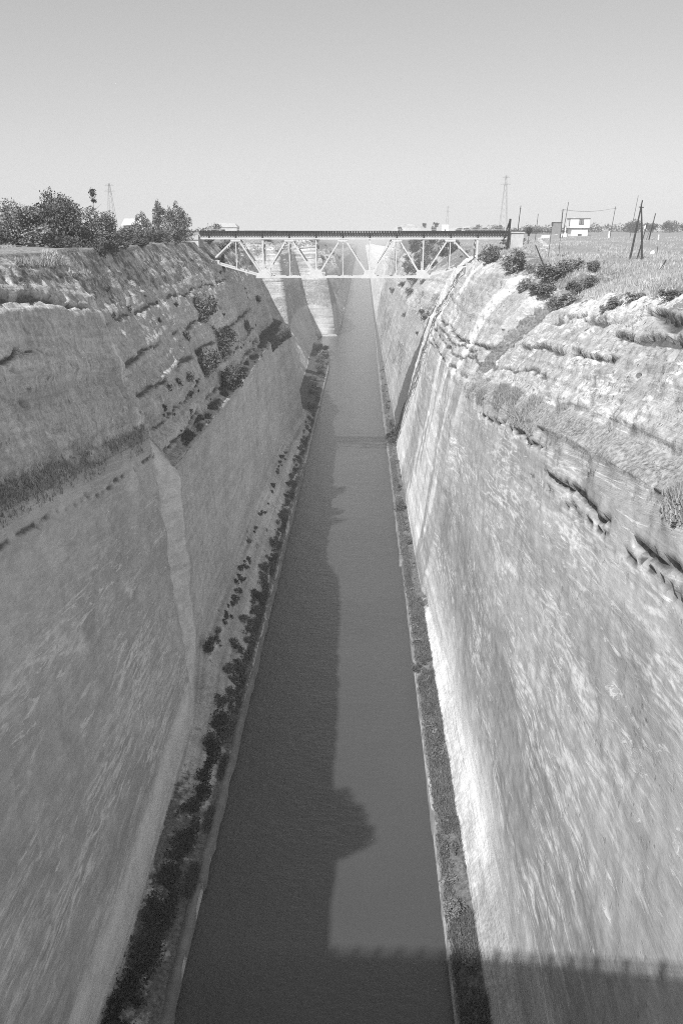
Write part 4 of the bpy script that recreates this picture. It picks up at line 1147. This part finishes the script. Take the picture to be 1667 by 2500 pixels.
# ------------------------------------------------------------------ houses
GLASS = plain('dark_window', .035, .25, .2, 2)
ROOFD = plain('roof_edge', .10, .9, .2, 2)
PANE = plain('curtained_pane', .22, .4, .2, 1.5)
h = thing('white_house', (106.3, 437, ground(111, 437)), 'white two storey house with one dark window on the right plateau', 'house')
g = h.location.z
MB().box((0, 0, 63.3-g), (9.8, 8, 67.7-g)).build('upper_wall', WHITE, h)
MB().box((1.0, .35, -.5), (9.3, 7.6, 62.95-g)).build('lower_wall', WHITE, h)
MB().box((-.25, -.25, 62.95-g), (10.0, 8.2, 63.3-g)).build('floor_slab', ROOFD, h)
MB().box((-.3, -.35, 67.7-g), (10.1, 8.3, 67.95-g)).build('roof', ROOFD, h)
w = MB().box((4.4, -.06, 64.95-g), (6.8, -.01, 67.35-g)).build('window', GLASS, h)
MB().box((4.62, -.09, 65.1-g), (5.45, -.062, 67.2-g)).box((5.75, -.09, 65.1-g), (6.58, -.062, 67.2-g)).build('pane', PANE, w)
MB().box((4.2, -.16, 64.75-g), (7.0, -.012, 64.95-g)).build('sill', CONC, w)
MB().box((-.06, 1.2, 64.2-g), (-.01, 2.6, 67.3-g)).build('window', GLASS, h)
MB().box((4.3, .28, -.4), (6.3, .34, 1.0)).build('door', ROOFD, h)
MB().box((1.6, 1.2, 67.95-g), (2.5, 2.1, 68.25-g)).build('chimney', WHITE, h)
lw = thing('low_wall', (84.3, 400, ground(86, 400)), 'low white wall below the grey signboard', 'wall')
MB().box((0, 0, -.4), (3.8, .35, 1.35)).build('wall', WHITE, lw)
MB().box((-.1, -.06, 1.35), (3.9, .41, 1.45)).build('coping', CONC, lw)
hut = thing('garden_wall', (98.2, 420, ground(98, 420)), 'small white walled enclosure just left of the white house', 'wall')
MB().box((0, 0, -.4), (2.6, .3, 1.7)).build('wall', WHITE, hut)
MB().box((1.5, .05, 1.7), (2.0, .3, 4.6)).build('pillar', WHITE, hut)
h = thing('white_house', (-65.2, 228, 60.8), 'low white house with a bright rounded roof among the left trees', 'house')
MB().box((.4, .3, -.3), (6.2, 6, 3.2)).build('wall', WHITE, h)
MB().poly([(-.1, -.3, 3.0), (.9, -.3, 4.7), (5.2, -.3, 4.7), (6.8, -.3, 3.2), (-.1, 6.4, 3.0), (.9, 6.4, 4.7), (5.2, 6.4, 4.7), (6.8, 6.4, 3.2)],
          [(0, 3, 2, 1), (4, 5, 6, 7), (0, 1, 5, 4), (1, 2, 6, 5), (2, 3, 7, 6), (3, 0, 4, 7)]).build('roof', WHITE, h)
MB().box((1.4, -.42, 2.75), (3.6, -.02, 3.0)).build('eave_shade_strip', ROOFD, h)  # dark strip added as the shading line under the eave
d = MB().box((1.9, .22, -.2), (2.8, .28, 2.1)).build('door', ROOFD, h)
w = MB().box((4.0, .22, 1.0), (5.2, .28, 2.2)).build('window', GLASS, h)
h = thing('white_hut', (64.5, 690, 60.3), 'tiny white hut on the skyline above the railway bridge', 'hut')
MB().box((0, 0, -.5), (5.4, 4, 4.9)).build('wall', WHITE, h)
MB().poly([(-.3, -.3, 4.9), (5.7, -.3, 4.9), (5.7, 4.3, 5.6), (-.3, 4.3, 5.6)], [(0, 1, 2, 3)]).build('roof', WHITE, h)
MB().box((2.0, -.06, 0), (3.0, -.01, 2.2)).build('door', ROOFD, h)
h = thing('white_house', (-52.5, 296, 60.8), 'pale low house under the flat topped tree beyond the bridge', 'house')
MB().box((0, 0, -.5), (8.4, 6, 2.6)).build('wall', plain('pale_plaster', .55, .9, .15, .5), h)
MB().poly([(-.3, -.3, 2.6), (8.7, -.3, 2.6), (8.7, 6.3, 2.6), (-.3, 6.3, 2.6), (1.2, 3, 4.1), (7.2, 3, 4.1)], [(0, 1, 5, 4), (1, 2, 5), (2, 3, 4, 5), (3, 0, 4), (3, 2, 1, 0)]).build('roof', plain('pale_tiles', .42, .9, .2, 2), h)
MB().box((3.0, -.06, .8), (4.2, -.01, 2.0)).build('window', GLASS, h)

# ------------------------------------------------------------------ pylons far away
STEEL = plain('pylon_steel', .30, .6, .1, 1)
def pylon(label, x, y, hgt, w):
    o = thing('pylon', (x, y, ground(x, y)), label, 'pylon')
    m = MB()
    for sx in (-1, 1):
        for sy in (-1, 1): m.bar((sx*w, sy*w, -1), (sx*w*.12, sy*w*.12, hgt), .22)
    n = 9
    for k in range(n):
        a, b = k/n, (k+1)/n
        wa, wb = w*(1-.88*a), w*(1-.88*b)
        for sy in (-1, 1):
            m.bar((-wa, sy*wa, a*hgt), (wb, sy*wb, b*hgt), .10); m.bar((wa, sy*wa, a*hgt), (-wb, sy*wb, b*hgt), .10)
    m.build('mast', STEEL, o)
    for k, (f, l) in enumerate(((.96, 3.2), (.84, 4.2))):
        MB().bar((-l, 0, f*hgt), (l, 0, f*hgt), .3, .4).bar((-l, 0, f*hgt), (0, 0, f*hgt+1.4), .14).bar((l, 0, f*hgt), (0, 0, f*hgt+1.4), .14).build('crossarm', STEEL, o)
pylon('tall faint lattice pylon above the right end of the bridge', 122, 740, 46, 3.4)
pylon('very faint distant pylon above the middle of the bridge', 136, 1370, 52, 3.6)
pylon('faint lattice pylon behind the round bushy tree on the left', -190, 640, 34, 3.4)

# ------------------------------------------------------------------ air
hz = MB().box((-6400, -120, -4), (6400, 9400, 112))
hm = bpy.data.materials.new('haze_air')
hm.use_nodes = True
hn = hm.node_tree
hn.nodes.clear()
pv = hn.nodes.new('ShaderNodeVolumePrincipled')
pv.inputs['Density'].default_value = 0.00036
pv.inputs['Color'].default_value = (.90, .90, .90, 1)
pv.inputs['Anisotropy'].default_value = 0.0
ho = hn.nodes.new('ShaderNodeOutputMaterial')
hn.links.new(pv.outputs[0], ho.inputs['Volume'])
hzo = hz.build('haze', hm)
tag(hzo, kind='stuff')
hzo['label'] = 'thin pale summer haze filling the air over the canal'
